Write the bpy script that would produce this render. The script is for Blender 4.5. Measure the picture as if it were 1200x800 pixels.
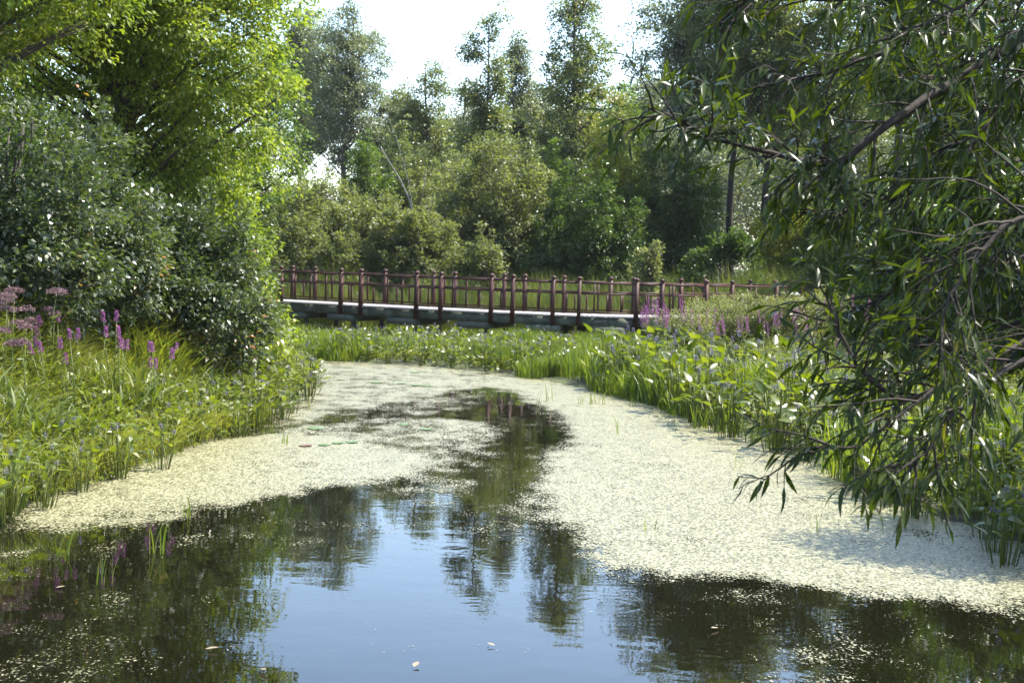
import bpy, math
import numpy as np
from mathutils import Vector, Matrix, Euler

# ------------------------------------------------------------------ clearing
for o in list(bpy.data.objects):
    bpy.data.objects.remove(o, do_unlink=True)
SC = bpy.context.scene
COL = SC.collection
R = math.radians

# ------------------------------------------------------------------ camera, sky, sun, exposure
EYE = Vector((0.0, 0.0, 2.45))
cam_d = bpy.data.cameras.new('camera')
cam_d.lens = 50.0
cam_d.sensor_width = 36.0
cam_d.clip_start = 0.1
cam_d.clip_end = 3000.0
cam_d.dof.use_dof = True
cam_d.dof.focus_distance = 11.0
cam_d.dof.aperture_fstop = 8.0
cam = bpy.data.objects.new('camera', cam_d)
COL.objects.link(cam)
CAM_M = Matrix.Rotation(R(90 - 3.26), 3, 'X') @ Matrix.Rotation(R(1.8), 3, 'Z')
cam.matrix_world = Matrix.Translation(EYE) @ CAM_M.to_4x4()
SC.camera = cam

SUN_AZ, SUN_EL = 72.0, 58.0           # azimuth clockwise from the viewing direction (+Y)
world = bpy.data.worlds.new('World')
SC.world = world
world.use_nodes = True
wn = world.node_tree
wn.nodes.clear()
sky = wn.nodes.new('ShaderNodeTexSky')
sky.sky_type = 'NISHITA'
sky.sun_disc = False
sky.sun_elevation = R(SUN_EL)
sky.sun_rotation = R(SUN_AZ)
sky.air_density = 1.0
sky.dust_density = 1.0
sky.ozone_density = 1.0
bg = wn.nodes.new('ShaderNodeBackground')
bg.inputs['Strength'].default_value = 0.15
wo = wn.nodes.new('ShaderNodeOutputWorld')
wn.links.new(sky.outputs[0], bg.inputs[0])
wn.links.new(bg.outputs[0], wo.inputs[0])

sun_d = bpy.data.lights.new('sun', 'SUN')
sun_d.energy = 4.4
sun_d.angle = R(0.53)
sun_d.color = (1.0, 0.95, 0.86)
sun = bpy.data.objects.new('sun', sun_d)
COL.objects.link(sun)
sdir = Vector((math.sin(R(SUN_AZ)) * math.cos(R(SUN_EL)), math.cos(R(SUN_AZ)) * math.cos(R(SUN_EL)), math.sin(R(SUN_EL))))
sun.rotation_euler = sdir.to_track_quat('Z', 'Y').to_euler()
sun.location = (20, 30, 60)

SC.view_settings.view_transform = 'Standard'
SC.view_settings.look = 'None'
SC.view_settings.exposure = 1.85
SC.view_settings.gamma = 1.0
SC.view_settings.use_curve_mapping = False
SC.cycles.use_denoising = True
SC.cycles.denoiser = 'OPENIMAGEDENOISE'
SC.cycles.denoising_input_passes = 'RGB_ALBEDO_NORMAL'
SC.cycles.denoising_prefilter = 'ACCURATE'
SC.cycles.max_bounces = 8
SC.cycles.transparent_max_bounces = 12
SC.cycles.sample_clamp_indirect = 6.0

# ------------------------------------------------------------------ layout helpers
FPX = 1200 * 50.0 / 36.0
def at(px, py, d):
    """world point seen at photo pixel (px, py), d metres ahead"""
    v = CAM_M @ Vector(((px - 600) / FPX, (400 - py) / FPX, -1.0))
    return EYE + v * (d / v.y)
def on_ground(px, py, z=0.0):
    v = CAM_M @ Vector(((px - 600) / FPX, (400 - py) / FPX, -1.0))
    return EYE + v * ((z - EYE.z) / v.z)

def poly_sdf(x, y, poly):
    """signed distance (negative inside) of points to a closed polygon"""
    poly = np.asarray(poly, float)
    d2 = np.full(x.shape, 1e18)
    inside = np.zeros(x.shape, bool)
    n = len(poly)
    for i in range(n):
        ax, ay = poly[i]; bx, by = poly[(i + 1) % n]
        ex, ey = bx - ax, by - ay
        t = np.clip(((x - ax) * ex + (y - ay) * ey) / max(ex * ex + ey * ey, 1e-12), 0, 1)
        d2 = np.minimum(d2, (x - ax - t * ex) ** 2 + (y - ay - t * ey) ** 2)
        if ay != by:
            c = ((ay > y) != (by > y)) & (x < (bx - ax) * (y - ay) / (by - ay) + ax)
            inside ^= c
    d = np.sqrt(d2)
    return np.where(inside, -d, d)

def smooth(a, b, x):
    t = np.clip((x - a) / (b - a), 0, 1)
    return t * t * (3 - 2 * t)

def vnoise(x, y, seed=0):
    """cheap smooth 2-D noise, about -1..1"""
    r = np.random.default_rng(seed)
    out = np.zeros(np.shape(x))
    for k in range(7):
        a = r.uniform(0, 2 * math.pi); f = r.uniform(0.6, 1.9); p = r.uniform(0, 6.28)
        out = out + np.sin((x * math.cos(a) + y * math.sin(a)) * f + p)
    return out / 3.2

STREAM = [(-6.5, -20), (-5.8, 2), (-5.2, 8), (-4.75, 12), (-4.3, 15), (-4.0, 17.5), (-3.65, 20), (-3.6, 23), (-4.0, 27), (-4.7, 30),
          (-7, 31.6), (-13, 32.5), (-13, 35.0), (-8, 34.0), (-4.2, 32.8), (-1.9, 32.1), (0, 30.5), (1.6, 27.4), (2.75, 24.6),
          (3.0, 22.0), (3.6, 19.9), (4.05, 16.9), (4.35, 14.3), (4.7, 12.9), (4.3, 11), (3.6, 9), (2.9, 7), (2.4, 4), (2.6, -20)]
def ground_z(x, y):
    x = np.asarray(x, float); y = np.asarray(y, float)
    s = poly_sdf(x, y, STREAM)
    n = vnoise(x * 0.8, y * 0.8, 3)
    far = smooth(28.5, 30.5, y) * smooth(5.5, 3.5, x)
    out = 0.03 + (0.22 - 0.17 * far) * smooth(0, 1.6, s) + (0.05 - 0.03 * far) * n * smooth(0.2, 1.5, s)
    left = smooth(-3.5, -7.0, x) * smooth(0.3, 4.0, s) * (1 - 0.85 * smooth(29, 34, y))
    out = out + left * 0.9
    right = smooth(4.5, 10.0, x) * smooth(0.5, 5, s)
    out = out + right * 0.45
    out = out + smooth(45, 70, y) * 0.5
    ins = -0.02 - 0.55 * smooth(0, 1.4, -s)
    return np.where(s > 0, out, ins)
def gz(x, y):
    return float(ground_z(np.array([x]), np.array([y]))[0])

# ------------------------------------------------------------------ mesh builder
class MB:
    def __init__(self):
        self.v = []; self.f = []; self.m = []; self.n = 0
    def add(self, verts, faces, mi=0):
        verts = np.asarray(verts, np.float32).reshape(-1, 3)
        faces = np.asarray(faces, np.int64)
        self.v.append(verts); self.f.append(faces + self.n)
        self.m.append(np.full(len(faces), mi, np.int32)); self.n += len(verts)
    def build(self, name, mats, parent=None, smooth_shade=False, loc=None):
        me = bpy.data.meshes.new(name)
        V = np.concatenate(self.v)
        if loc is not None:
            V = V - np.asarray(loc, np.float32)
        me.vertices.add(len(V)); me.vertices.foreach_set('co', V.ravel())
        tot = np.concatenate([np.full(len(f), f.shape[1], np.int32) for f in self.f])
        idx = np.concatenate([f.ravel() for f in self.f]).astype(np.int32)
        st = np.zeros(len(tot), np.int32); st[1:] = np.cumsum(tot)[:-1]
        me.loops.add(len(idx)); me.loops.foreach_set('vertex_index', idx)
        me.polygons.add(len(tot)); me.polygons.foreach_set('loop_start', st)
        me.polygons.foreach_set('loop_total', tot)
        me.polygons.foreach_set('material_index', np.concatenate(self.m))
        if smooth_shade:
            me.polygons.foreach_set('use_smooth', np.ones(len(tot), bool))
        me.update(calc_edges=True); me.validate()
        for m in (mats if isinstance(mats, (list, tuple)) else [mats]):
            me.materials.append(m)
        o = bpy.data.objects.new(name, me); COL.objects.link(o)
        if parent is not None:
            o.parent = parent
        if loc is not None:
            o.location = loc
        return o

def tag(o, label=None, cat=None, group=None, kind=None):
    if label: o['label'] = label
    if cat: o['category'] = cat
    if group: o['group'] = group
    if kind: o['kind'] = kind
    return o
def empty(name, loc, rz=0.0):
    o = bpy.data.objects.new(name, None); COL.objects.link(o)
    o.location = loc; o.rotation_euler = (0, 0, rz); o.empty_display_size = 0.2
    return o
def copy_tree(o, loc, rz=0.0, sc=1.0):
    r = o.copy(); COL.objects.link(r); r.location = loc; r.rotation_euler = (0, 0, rz); r.scale = (sc, sc, sc)
    for ch in [c for c in o.children]:
        c = ch.copy(); COL.objects.link(c); c.parent = r
        for g in [q for q in ch.children]:
            d = g.copy(); COL.objects.link(d); d.parent = c
    return r

def norm(a):
    return a / np.maximum(np.linalg.norm(a, axis=-1, keepdims=True), 1e-9)

def tube(mb, pts, rad, k=5, mi=0):
    pts = np.asarray(pts, float); rad = np.asarray(rad, float)
    n = len(pts)
    t = np.gradient(pts, axis=0); t = norm(t)
    ref = np.array([0.0, 0, 1]) if abs(t[0, 2]) < 0.85 else np.array([1.0, 0, 0])
    a = norm(np.cross(t, ref)); b = np.cross(t, a)
    ang = np.arange(k) * 2 * math.pi / k
    ring = a[:, None, :] * np.cos(ang)[None, :, None] + b[:, None, :] * np.sin(ang)[None, :, None]
    V = pts[:, None, :] + ring * rad[:, None, None]
    V = V.reshape(-1, 3)
    i = np.arange(n - 1)[:, None] * k; j = np.arange(k)[None, :]; j2 = (j + 1) % k
    F = np.stack([i + j, i + j2, i + k + j2, i + k + j], -1).reshape(-1, 4)
    mb.add(V, F, mi)
    top = np.array([[(n - 1) * k + q for q in range(k)]])
    mb.f.append(top + mb.n - len(V)); mb.m.append(np.full(1, mi, np.int32))

def leaves_quad(mb, P, D, N, L, W, mi=0, fold=0.18):
    """rhombic folded leaf, one quad each: base, side, tip, side"""
    D = norm(D); S = norm(np.cross(D, N)); U = np.cross(S, D)
    L = L[:, None]; W = W[:, None]
    v0 = P; v2 = P + D * L - U * L * 0.12
    mid = P + D * L * 0.45
    v1 = mid + S * W * 0.5 + U * W * fold; v3 = mid - S * W * 0.5 + U * W * fold
    V = np.stack([v0, v1, v2, v3], 1).reshape(-1, 3)
    n = len(P); F = np.arange(n * 4).reshape(n, 4)
    mb.add(V, F, mi)

def leaves_lance(mb, P, D, N, L, W, mi=0, droop=0.25, prof=(0.25, 1.0, 0.75), pos=(0.06, 0.36, 0.7)):
    """long leaf: midrib with a left and a right half, three stations and a tip, curved downward"""
    D = norm(D); S = norm(np.cross(D, N)); U = np.cross(S, D)
    L = L[:, None]; W = W[:, None]
    dr = np.broadcast_to(np.asarray(droop, float).reshape(-1, 1), L.shape)
    cols = []
    def mid(t):
        return P + D * L * t - U * L * dr * t * t
    cols.append(mid(0.0))
    for t, w in zip(pos, prof):
        c = mid(t)
        cols += [c + S * W * 0.5 * w + U * W * 0.14 * w, c, c - S * W * 0.5 * w + U * W * 0.14 * w]
    cols.append(mid(1.0))
    V = np.stack(cols, 1)
    n, k = V.shape[0], V.shape[1]
    base = (np.arange(n) * k)[:, None]
    q = np.array([[1, 4, 5, 2], [2, 5, 6, 3], [4, 7, 8, 5], [5, 8, 9, 6]])
    tr = np.array([[0, 1, 2], [0, 2, 3], [7, 10, 8], [8, 10, 9]])
    Fq = (base[:, :, None] + q[None]).reshape(-1, 4)
    Ft = (base[:, :, None] + tr[None]).reshape(-1, 3)
    off = mb.n
    mb.add(V.reshape(-1, 3), Fq, mi)
    mb.f.append(Ft + off); mb.m.append(np.full(len(Ft), mi, np.int32))

def blades(mb, P, H, W, lean, rng, mi=0, curl=1.0):
    """grass blades of three bends"""
    n = len(P)
    a = rng.uniform(0, 2 * math.pi, n)
    d = np.stack([np.cos(a), np.sin(a), np.zeros(n)], 1)
    b = a + rng.normal(math.pi / 2, 0.5, n)
    s = np.stack([np.cos(b), np.sin(b), np.zeros(n)], 1)
    up = np.array([0, 0, 1.0])
    H = H[:, None]; W = W[:, None]; lean = lean[:, None]
    vs = []
    for t, w in ((0, 0.8), (0.4, 1.0), (0.75, 0.7), (1.0, 0.08)):
        c = P + up * H * (t - 0.35 * curl * lean * t ** 3) + d * H * lean * (t ** 2) * 0.9
        vs += [c + s * W * 0.5 * w, c - s * W * 0.5 * w]
    V = np.stack(vs, 1)
    base = (np.arange(n) * 8)[:, None, None]
    q = np.array([[0, 2, 3, 1], [2, 4, 5, 3], [4, 6, 7, 5]])
    mb.add(V.reshape(-1, 3), (base + q[None]).reshape(-1, 4), mi)

def box(mb, c, sx, sy, sz, rz=0.0, mi=0, dz0=None):
    """box centred at c (sx along local x)"""
    h = np.array([[x, y, z] for z in (-.5, .5) for y in (-.5, .5) for x in (-.5, .5)]) * np.array([sx, sy, sz])
    cr, sr = math.cos(rz), math.sin(rz)
    V = np.stack([h[:, 0] * cr - h[:, 1] * sr, h[:, 0] * sr + h[:, 1] * cr, h[:, 2]], 1) + np.asarray(c, float)
    F = np.array([[0, 2, 3, 1], [4, 5, 7, 6], [0, 1, 5, 4], [2, 6, 7, 3], [0, 4, 6, 2], [1, 3, 7, 5]])
    mb.add(V, F, mi)

# ------------------------------------------------------------------ materials
def new_mat(name):
    m = bpy.data.materials.new(name); m.use_nodes = True
    nt = m.node_tree; nt.nodes.clear()
    return m, nt, nt.nodes, nt.links
def ramp(nodes, stops):
    r = nodes.new('ShaderNodeValToRGB')
    e = r.color_ramp.elements
    while len(e) < len(stops): e.new(0.5)
    for el, (p, c) in zip(e, stops):
        el.position = p; el.color = (c[0], c[1], c[2], 1)
    return r
def leaf_mat(name, stops, trans=0.4, rough=0.4, spec=0.5, tcol=(1.5, 1.5, 0.6), scale=0.6):
    m, nt, N, L = new_mat(name)
    out = N.new('ShaderNodeOutputMaterial')
    g = N.new('ShaderNodeNewGeometry')
    tc = N.new('ShaderNodeTexCoord')
    nz = N.new('ShaderNodeTexNoise'); nz.inputs['Scale'].default_value = scale; nz.inputs['Detail'].default_value = 2
    L.new(tc.outputs['Object'], nz.inputs['Vector'])
    mx = N.new('ShaderNodeMath'); mx.operation = 'MULTIPLY_ADD'
    mx.inputs[1].default_value = 0.7; L.new(g.outputs['Random Per Island'], mx.inputs[0])
    sb = N.new('ShaderNodeMath'); sb.operation = 'MULTIPLY_ADD'; sb.inputs[1].default_value = 1.2; sb.inputs[2].default_value = -0.45
    L.new(nz.outputs[0], sb.inputs[0]); L.new(sb.outputs[0], mx.inputs[2])
    r = ramp(N, stops); L.new(mx.outputs[0], r.inputs[0])
    p = N.new('ShaderNodeBsdfPrincipled')
    L.new(r.outputs[0], p.inputs['Base Color'])
    p.inputs['Roughness'].default_value = rough
    p.inputs['Specular IOR Level'].default_value = spec
    t = N.new('ShaderNodeBsdfTranslucent')
    mc = N.new('ShaderNodeMix'); mc.data_type = 'RGBA'; mc.blend_type = 'MULTIPLY'; mc.inputs[0].default_value = 1
    L.new(r.outputs[0], mc.inputs[6]); mc.inputs[7].default_value = (*tcol, 1)
    L.new(mc.outputs[2], t.inputs[0])
    ms = N.new('ShaderNodeMixShader'); ms.inputs[0].default_value = trans
    L.new(p.outputs[0], ms.inputs[1]); L.new(t.outputs[0], ms.inputs[2]); L.new(ms.outputs[0], out.inputs[0])
    return m
def solid_mat(name, c1, c2, rough=0.7, scale=8.0, bump=0.3, spec=0.4, stretch=(1, 1, 1), metallic=0.0):
    m, nt, N, L = new_mat(name)
    out = N.new('ShaderNodeOutputMaterial'); p = N.new('ShaderNodeBsdfPrincipled')
    tc = N.new('ShaderNodeTexCoord'); mp = N.new('ShaderNodeMapping'); mp.inputs['Scale'].default_value = stretch
    L.new(tc.outputs['Object'], mp.inputs[0])
    nz = N.new('ShaderNodeTexNoise'); nz.inputs['Scale'].default_value = scale; nz.inputs['Detail'].default_value = 6; nz.inputs['Roughness'].default_value = 0.65
    L.new(mp.outputs[0], nz.inputs['Vector'])
    r = ramp(N, [(0.3, c1), (0.7, c2)]); L.new(nz.outputs[0], r.inputs[0])
    L.new(r.outputs[0], p.inputs['Base Color']); p.inputs['Roughness'].default_value = rough
    p.inputs['Specular IOR Level'].default_value = spec; p.inputs['Metallic'].default_value = metallic
    b = N.new('ShaderNodeBump'); b.inputs['Strength'].default_value = bump; b.inputs['Distance'].default_value = 0.02
    L.new(nz.outputs[0], b.inputs['Height']); L.new(b.outputs[0], p.inputs['Normal'])
    L.new(p.outputs[0], out.inputs[0])
    return m

M = {}
M['maple'] = leaf_mat('bright_maple_leaf', [(0.0, (0.067, 0.115, 0.012)), (0.5, (0.129, 0.172, 0.022)), (0.85, (0.202, 0.236, 0.034)), (1.0, (0.269, 0.265, 0.036))], 0.52, 0.46, 0.4, (1.6, 1.62, 0.7))
M['dogwood'] = leaf_mat('grey_green_glossy_leaf', [(0.0, (0.025, 0.040, 0.021)), (0.6, (0.056, 0.077, 0.037)), (0.93, (0.119, 0.138, 0.048)), (1.0, (0.350, 0.150, 0.048))], 0.32, 0.42, 0.6, (1.6, 1.8, 0.5))
M['willow'] = leaf_mat('willow_leaf', [(0.0, (0.015, 0.026, 0.006)), (0.6, (0.032, 0.050, 0.009)), (0.95, (0.06, 0.08, 0.013)), (1.0, (0.11, 0.11, 0.02))], 0.42, 0.27, 0.22, (1.9, 1.9, 0.4), 2.0)
M['poplar'] = leaf_mat('poplar_leaf', [(0.0, (0.074, 0.097, 0.041)), (0.55, (0.128, 0.155, 0.065)), (0.9, (0.176, 0.182, 0.068)), (1.0, (0.297, 0.216, 0.054))], 0.45, 0.38, 0.6, (1.5, 1.6, 0.7))
M['grey_poplar'] = leaf_mat('grey_poplar_leaf', [(0.0, (0.075, 0.094, 0.056)), (0.55, (0.144, 0.163, 0.100)), (1.0, (0.213, 0.225, 0.144))], 0.45, 0.4, 0.6, (1.35, 1.45, 0.8))
M['olive'] = leaf_mat('olive_shrub_leaf', [(0.0, (0.073, 0.090, 0.038)), (0.55, (0.129, 0.148, 0.061)), (1.0, (0.190, 0.197, 0.094))], 0.48, 0.45, 0.5, (1.5, 1.6, 0.6))
M['shrub'] = leaf_mat('mid_green_shrub_leaf', [(0.0, (0.044, 0.073, 0.018)), (0.6, (0.094, 0.138, 0.030)), (1.0, (0.150, 0.188, 0.044))], 0.45, 0.4, 0.5, (1.5, 1.7, 0.6))
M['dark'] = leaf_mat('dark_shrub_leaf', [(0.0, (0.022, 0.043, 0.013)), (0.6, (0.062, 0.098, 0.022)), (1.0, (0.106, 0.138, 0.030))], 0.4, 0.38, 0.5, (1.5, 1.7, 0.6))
M['yellow'] = leaf_mat('yellow_green_leaf', [(0.0, (0.104, 0.130, 0.019)), (0.5, (0.195, 0.215, 0.026)), (1.0, (0.325, 0.299, 0.039))], 0.42, 0.45, 0.4, (1.5, 1.5, 0.6))
M['pickerel'] = leaf_mat('pickerelweed_leaf', [(0.0, (0.049, 0.071, 0.009)), (0.6, (0.093, 0.117, 0.014)), (0.92, (0.128, 0.142, 0.027)), (1.0, (0.276, 0.184, 0.054))], 0.45, 0.32, 0.6, (1.7, 1.8, 0.4), 1.5)
M['sedge'] = leaf_mat('sedge_blade', [(0.0, (0.095, 0.120, 0.022)), (0.5, (0.18, 0.195, 0.040)), (0.85, (0.26, 0.25, 0.06)), (1.0, (0.34, 0.28, 0.11))], 0.48, 0.42, 0.45, (1.5, 1.6, 0.5))
M['reed'] = leaf_mat('reed_blade', [(0.0, (0.066, 0.102, 0.014)), (0.6, (0.120, 0.168, 0.022)), (1.0, (0.204, 0.214, 0.045))], 0.4, 0.4, 0.45, (1.6, 1.7, 0.5))
M['far_reed'] = leaf_mat('far_reed_blade', [(0.0, (0.055, 0.078, 0.021)), (0.6, (0.099, 0.122, 0.032)), (1.0, (0.166, 0.161, 0.059))], 0.4, 0.45, 0.4, (1.5, 1.6, 0.5))
M['herb'] = leaf_mat('herb_leaf', [(0.0, (0.063, 0.090, 0.018)), (0.6, (0.115, 0.145, 0.030)), (1.0, (0.196, 0.190, 0.050))], 0.38, 0.4, 0.5, (1.5, 1.6, 0.5))
M['silver_herb'] = leaf_mat('pale_herb_leaf', [(0.0, (0.11, 0.135, 0.05)), (0.6, (0.18, 0.20, 0.085)), (1.0, (0.27, 0.27, 0.14))], 0.38, 0.5, 0.4, (1.4, 1.4, 0.6))
M['violet'] = leaf_mat('violet_petal', [(0.0, (0.13, 0.11, 0.21)), (1.0, (0.22, 0.19, 0.32))], 0.35, 0.6, 0.2, (1.2, 1.2, 1.3))
M['magenta'] = leaf_mat('magenta_petal', [(0.0, (0.196, 0.062, 0.185)), (1.0, (0.352, 0.134, 0.323))], 0.35, 0.6, 0.2, (1.2, 1.1, 1.2))
M['dusky_pink'] = leaf_mat('dusky_pink_petal', [(0.0, (0.118, 0.071, 0.074)), (1.0, (0.229, 0.149, 0.155))], 0.3, 0.7, 0.2, (1.1, 1.1, 1.1))
M['white_petal'] = leaf_mat('white_petal', [(0.0, (0.45, 0.46, 0.38)), (1.0, (0.65, 0.65, 0.55))], 0.3, 0.7, 0.2, (1, 1, 1))
M['lily'] = leaf_mat('lily_pad_leaf', [(0.0, (0.06, 0.12, 0.02)), (1.0, (0.12, 0.18, 0.035))], 0.1, 0.3, 0.6, (1.3, 1.3, 0.6))
M['lily_red'] = leaf_mat('reddish_lily_pad_leaf', [(0.0, (0.11, 0.04, 0.03)), (1.0, (0.16, 0.08, 0.05))], 0.1, 0.35, 0.6, (1.3, 1.0, 0.6))
M['dead_leaf'] = leaf_mat('dead_leaf', [(0.0, (0.22, 0.17, 0.11)), (1.0, (0.34, 0.27, 0.19))], 0.2, 0.6, 0.3, (1, 1, 1))
M['bark'] = solid_mat('grey_brown_bark', (0.035, 0.028, 0.022), (0.10, 0.085, 0.07), 0.9, 6, 0.8, 0.2, (1, 1, 0.3))
M['dark_bark'] = solid_mat('dark_willow_bark', (0.018, 0.014, 0.011), (0.05, 0.04, 0.03), 0.85, 20, 0.6, 0.25, (1, 1, 1))
M['pale_bark'] = solid_mat('bleached_dead_bark', (0.14, 0.13, 0.115), (0.27, 0.255, 0.23), 0.8, 9, 0.4, 0.2, (1, 1, 0.3))
M['paint'] = solid_mat('dark_red_painted_wood', (0.031, 0.0115, 0.0078), (0.064, 0.0230, 0.0155), 0.6, 5, 0.15, 0.3, (1, 1, 0.25))
M['deck'] = solid_mat('weathered_grey_decking', (0.17, 0.158, 0.148), (0.30, 0.28, 0.265), 0.75, 5, 0.3, 0.3, (1, 1, 1))
M['beam'] = solid_mat('grey_green_timber_beam', (0.05, 0.055, 0.04), (0.12, 0.125, 0.10), 0.85, 3, 0.4, 0.2, (1, 1, 2))

# ground: damp soil with moss and litter
m, nt, N, L = new_mat('marsh_soil'); M['ground'] = m
out = N.new('ShaderNodeOutputMaterial'); p = N.new('ShaderNodeBsdfPrincipled'); tc = N.new('ShaderNodeTexCoord')
n1 = N.new('ShaderNodeTexNoise'); n1.inputs['Scale'].default_value = 0.7; n1.inputs['Detail'].default_value = 8
n2 = N.new('ShaderNodeTexNoise'); n2.inputs['Scale'].default_value = 14; n2.inputs['Detail'].default_value = 6
L.new(tc.outputs['Object'], n1.inputs['Vector']); L.new(tc.outputs['Object'], n2.inputs['Vector'])
r1 = ramp(N, [(0.35, (0.035, 0.030, 0.018)), (0.55, (0.05, 0.06, 0.02)), (0.75, (0.09, 0.11, 0.03))])
r2 = ramp(N, [(0.3, (0.4, 0.4, 0.4)), (0.7, (1.3, 1.3, 1.2))])
mx = N.new('ShaderNodeMix'); mx.data_type = 'RGBA'; mx.blend_type = 'MULTIPLY'; mx.inputs[0].default_value = 1
L.new(n1.outputs[0], r1.inputs[0]); L.new(n2.outputs[0], r2.inputs[0]); L.new(r1.outputs[0], mx.inputs[6]); L.new(r2.outputs[0], mx.inputs[7])
L.new(mx.outputs[2], p.inputs['Base Color']); p.inputs['Roughness'].default_value = 0.9
b = N.new('ShaderNodeBump'); b.inputs['Strength'].default_value = 0.8; b.inputs['Distance'].default_value = 0.05
L.new(n2.outputs[0], b.inputs['Height']); L.new(b.outputs[0], p.inputs['Normal']); L.new(p.outputs[0], out.inputs[0])

# water: dark brown-green body, mirror skin with faint ripples and a few drop rings
m, nt, N, L = new_mat('pond_water'); M['water'] = m
out = N.new('ShaderNodeOutputMaterial'); p = N.new('ShaderNodeBsdfPrincipled'); tc = N.new('ShaderNodeTexCoord')
p.inputs['Base Color'].default_value = (0.0045, 0.0045, 0.002, 1); p.inputs['Roughness'].default_value = 0.01
p.inputs['IOR'].default_value = 1.42; p.inputs['Specular IOR Level'].default_value = 0.5
mp = N.new('ShaderNodeMapping'); mp.inputs['Scale'].default_value = (1.0, 1.6, 1)
L.new(tc.outputs['Object'], mp.inputs[0])
n1 = N.new('ShaderNodeTexNoise'); n1.inputs['Scale'].default_value = 1.6; n1.inputs['Detail'].default_value = 2
n2 = N.new('ShaderNodeTexNoise'); n2.inputs['Scale'].default_value = 9.0; n2.inputs['Detail'].default_value = 2
L.new(mp.outputs[0], n1.inputs['Vector']); L.new(mp.outputs[0], n2.inputs['Vector'])
h = N.new('ShaderNodeMath'); h.operation = 'MULTIPLY_ADD'; h.inputs[1].default_value = 0.10
L.new(n2.outputs[0], h.inputs[0]); L.new(n1.outputs[0], h.inputs[2])
last = h
for (rx, ry, rr, ra) in [(0.0, 11.6, 0.75, 0.05), (-0.2, 9.9, 0.7, 0.045), (0.78, 10.1, 0.6, 0.06), (-1.05, 11.3, 0.55, 0.05), (0.35, 12.2, 0.6, 0.05), (1.35, 9.1, 0.7, 0.05), (2.2, 8.9, 0.8, 0.04)]:
    vm = N.new('ShaderNodeVectorMath'); vm.operation = 'DISTANCE'; vm.inputs[1].default_value = (rx, ry, 0)
    L.new(tc.outputs['Object'], vm.inputs[0])
    s1 = N.new('ShaderNodeMath'); s1.operation = 'MULTIPLY'; s1.inputs[1].default_value = 62.0; L.new(vm.outputs['Value'], s1.inputs[0])
    s2 = N.new('ShaderNodeMath'); s2.operation = 'SINE'; L.new(s1.outputs[0], s2.inputs[0])
    mr = N.new('ShaderNodeMapRange'); mr.inputs['From Min'].default_value = 0.04; mr.inputs['From Max'].default_value = rr
    mr.inputs['To Min'].default_value = ra; mr.inputs['To Max'].default_value = 0.0; L.new(vm.outputs['Value'], mr.inputs[0])
    s3 = N.new('ShaderNodeMath'); s3.operation = 'MULTIPLY_ADD'
    L.new(s2.outputs[0], s3.inputs[0]); L.new(mr.outputs[0], s3.inputs[1]); L.new(last.outputs[0], s3.inputs[2]); last = s3
b = N.new('ShaderNodeBump'); b.inputs['Strength'].default_value = 0.28; b.inputs['Distance'].default_value = 0.006
L.new(last.outputs[0], b.inputs['Height']); L.new(b.outputs[0], p.inputs['Normal']); L.new(p.outputs[0], out.inputs[0])

# duckweed: speckled cover whose closeness follows the mesh attribute "cover"
m, nt, N, L = new_mat('duckweed_cover'); M['duckweed'] = m
out = N.new('ShaderNodeOutputMaterial'); p = N.new('ShaderNodeBsdfPrincipled'); tc = N.new('ShaderNodeTexCoord')
at_n = N.new('ShaderNodeAttribute'); at_n.attribute_name = 'cover'
mpd = N.new('ShaderNodeMapping'); mpd.inputs['Scale'].default_value = (1.0, 0.55, 1)
L.new(tc.outputs['Object'], mpd.inputs[0])
nf = N.new('ShaderNodeTexNoise'); nf.inputs['Scale'].default_value = 50; nf.inputs['Detail'].default_value = 3; nf.inputs['Roughness'].default_value = 0.7
ng = N.new('ShaderNodeTexNoise'); ng.inputs['Scale'].default_value = 3.2; ng.inputs['Detail'].default_value = 5; ng.inputs['Roughness'].default_value = 0.65
L.new(mpd.outputs[0], nf.inputs['Vector']); L.new(mpd.outputs[0], ng.inputs['Vector'])
a1 = N.new('ShaderNodeMath'); a1.operation = 'MULTIPLY_ADD'; a1.inputs[1].default_value = 0.9
a2 = N.new('ShaderNodeMath'); a2.operation = 'MULTIPLY'; a2.inputs[1].default_value = 0.55
L.new(ng.outputs[0], a2.inputs[0]); L.new(nf.outputs[0], a1.inputs[0]); L.new(a2.outputs[0], a1.inputs[2])
a3 = N.new('ShaderNodeMath'); a3.operation = 'ADD'; a3b = N.new('ShaderNodeMath'); a3b.operation = 'SUBTRACT'; a3b.inputs[1].default_value = 0.225; L.new(a1.outputs[0], a3b.inputs[0]); L.new(a3b.outputs[0], a3.inputs[0]); L.new(at_n.outputs['Fac'], a3.inputs[1])
a4 = N.new('ShaderNodeMapRange'); a4.inputs['From Min'].default_value = 0.97; a4.inputs['From Max'].default_value = 1.03
L.new(a3.outputs[0], a4.inputs[0])
vor = N.new('ShaderNodeTexVoronoi'); vor.inputs['Scale'].default_value = 52; L.new(tc.outputs['Object'], vor.inputs['Vector'])
cr = ramp(N, [(0.1, (0.045, 0.048, 0.024)), (0.5, (0.158, 0.150, 0.080)), (0.9, (0.385, 0.362, 0.225))])
L.new(vor.outputs['Color'], cr.inputs[0]); L.new(cr.outputs[0], p.inputs['Base Color'])
p.inputs['Roughness'].default_value = 0.35; p.inputs['Specular IOR Level'].default_value = 0.6
b = N.new('ShaderNodeBump'); b.inputs['Strength'].default_value = 0.8; b.inputs['Distance'].default_value = 0.006
L.new(vor.outputs['Distance'], b.inputs['Height']); L.new(b.outputs[0], p.inputs['Normal'])
tr = N.new('ShaderNodeBsdfTransparent'); ms = N.new('ShaderNodeMixShader')
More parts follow.
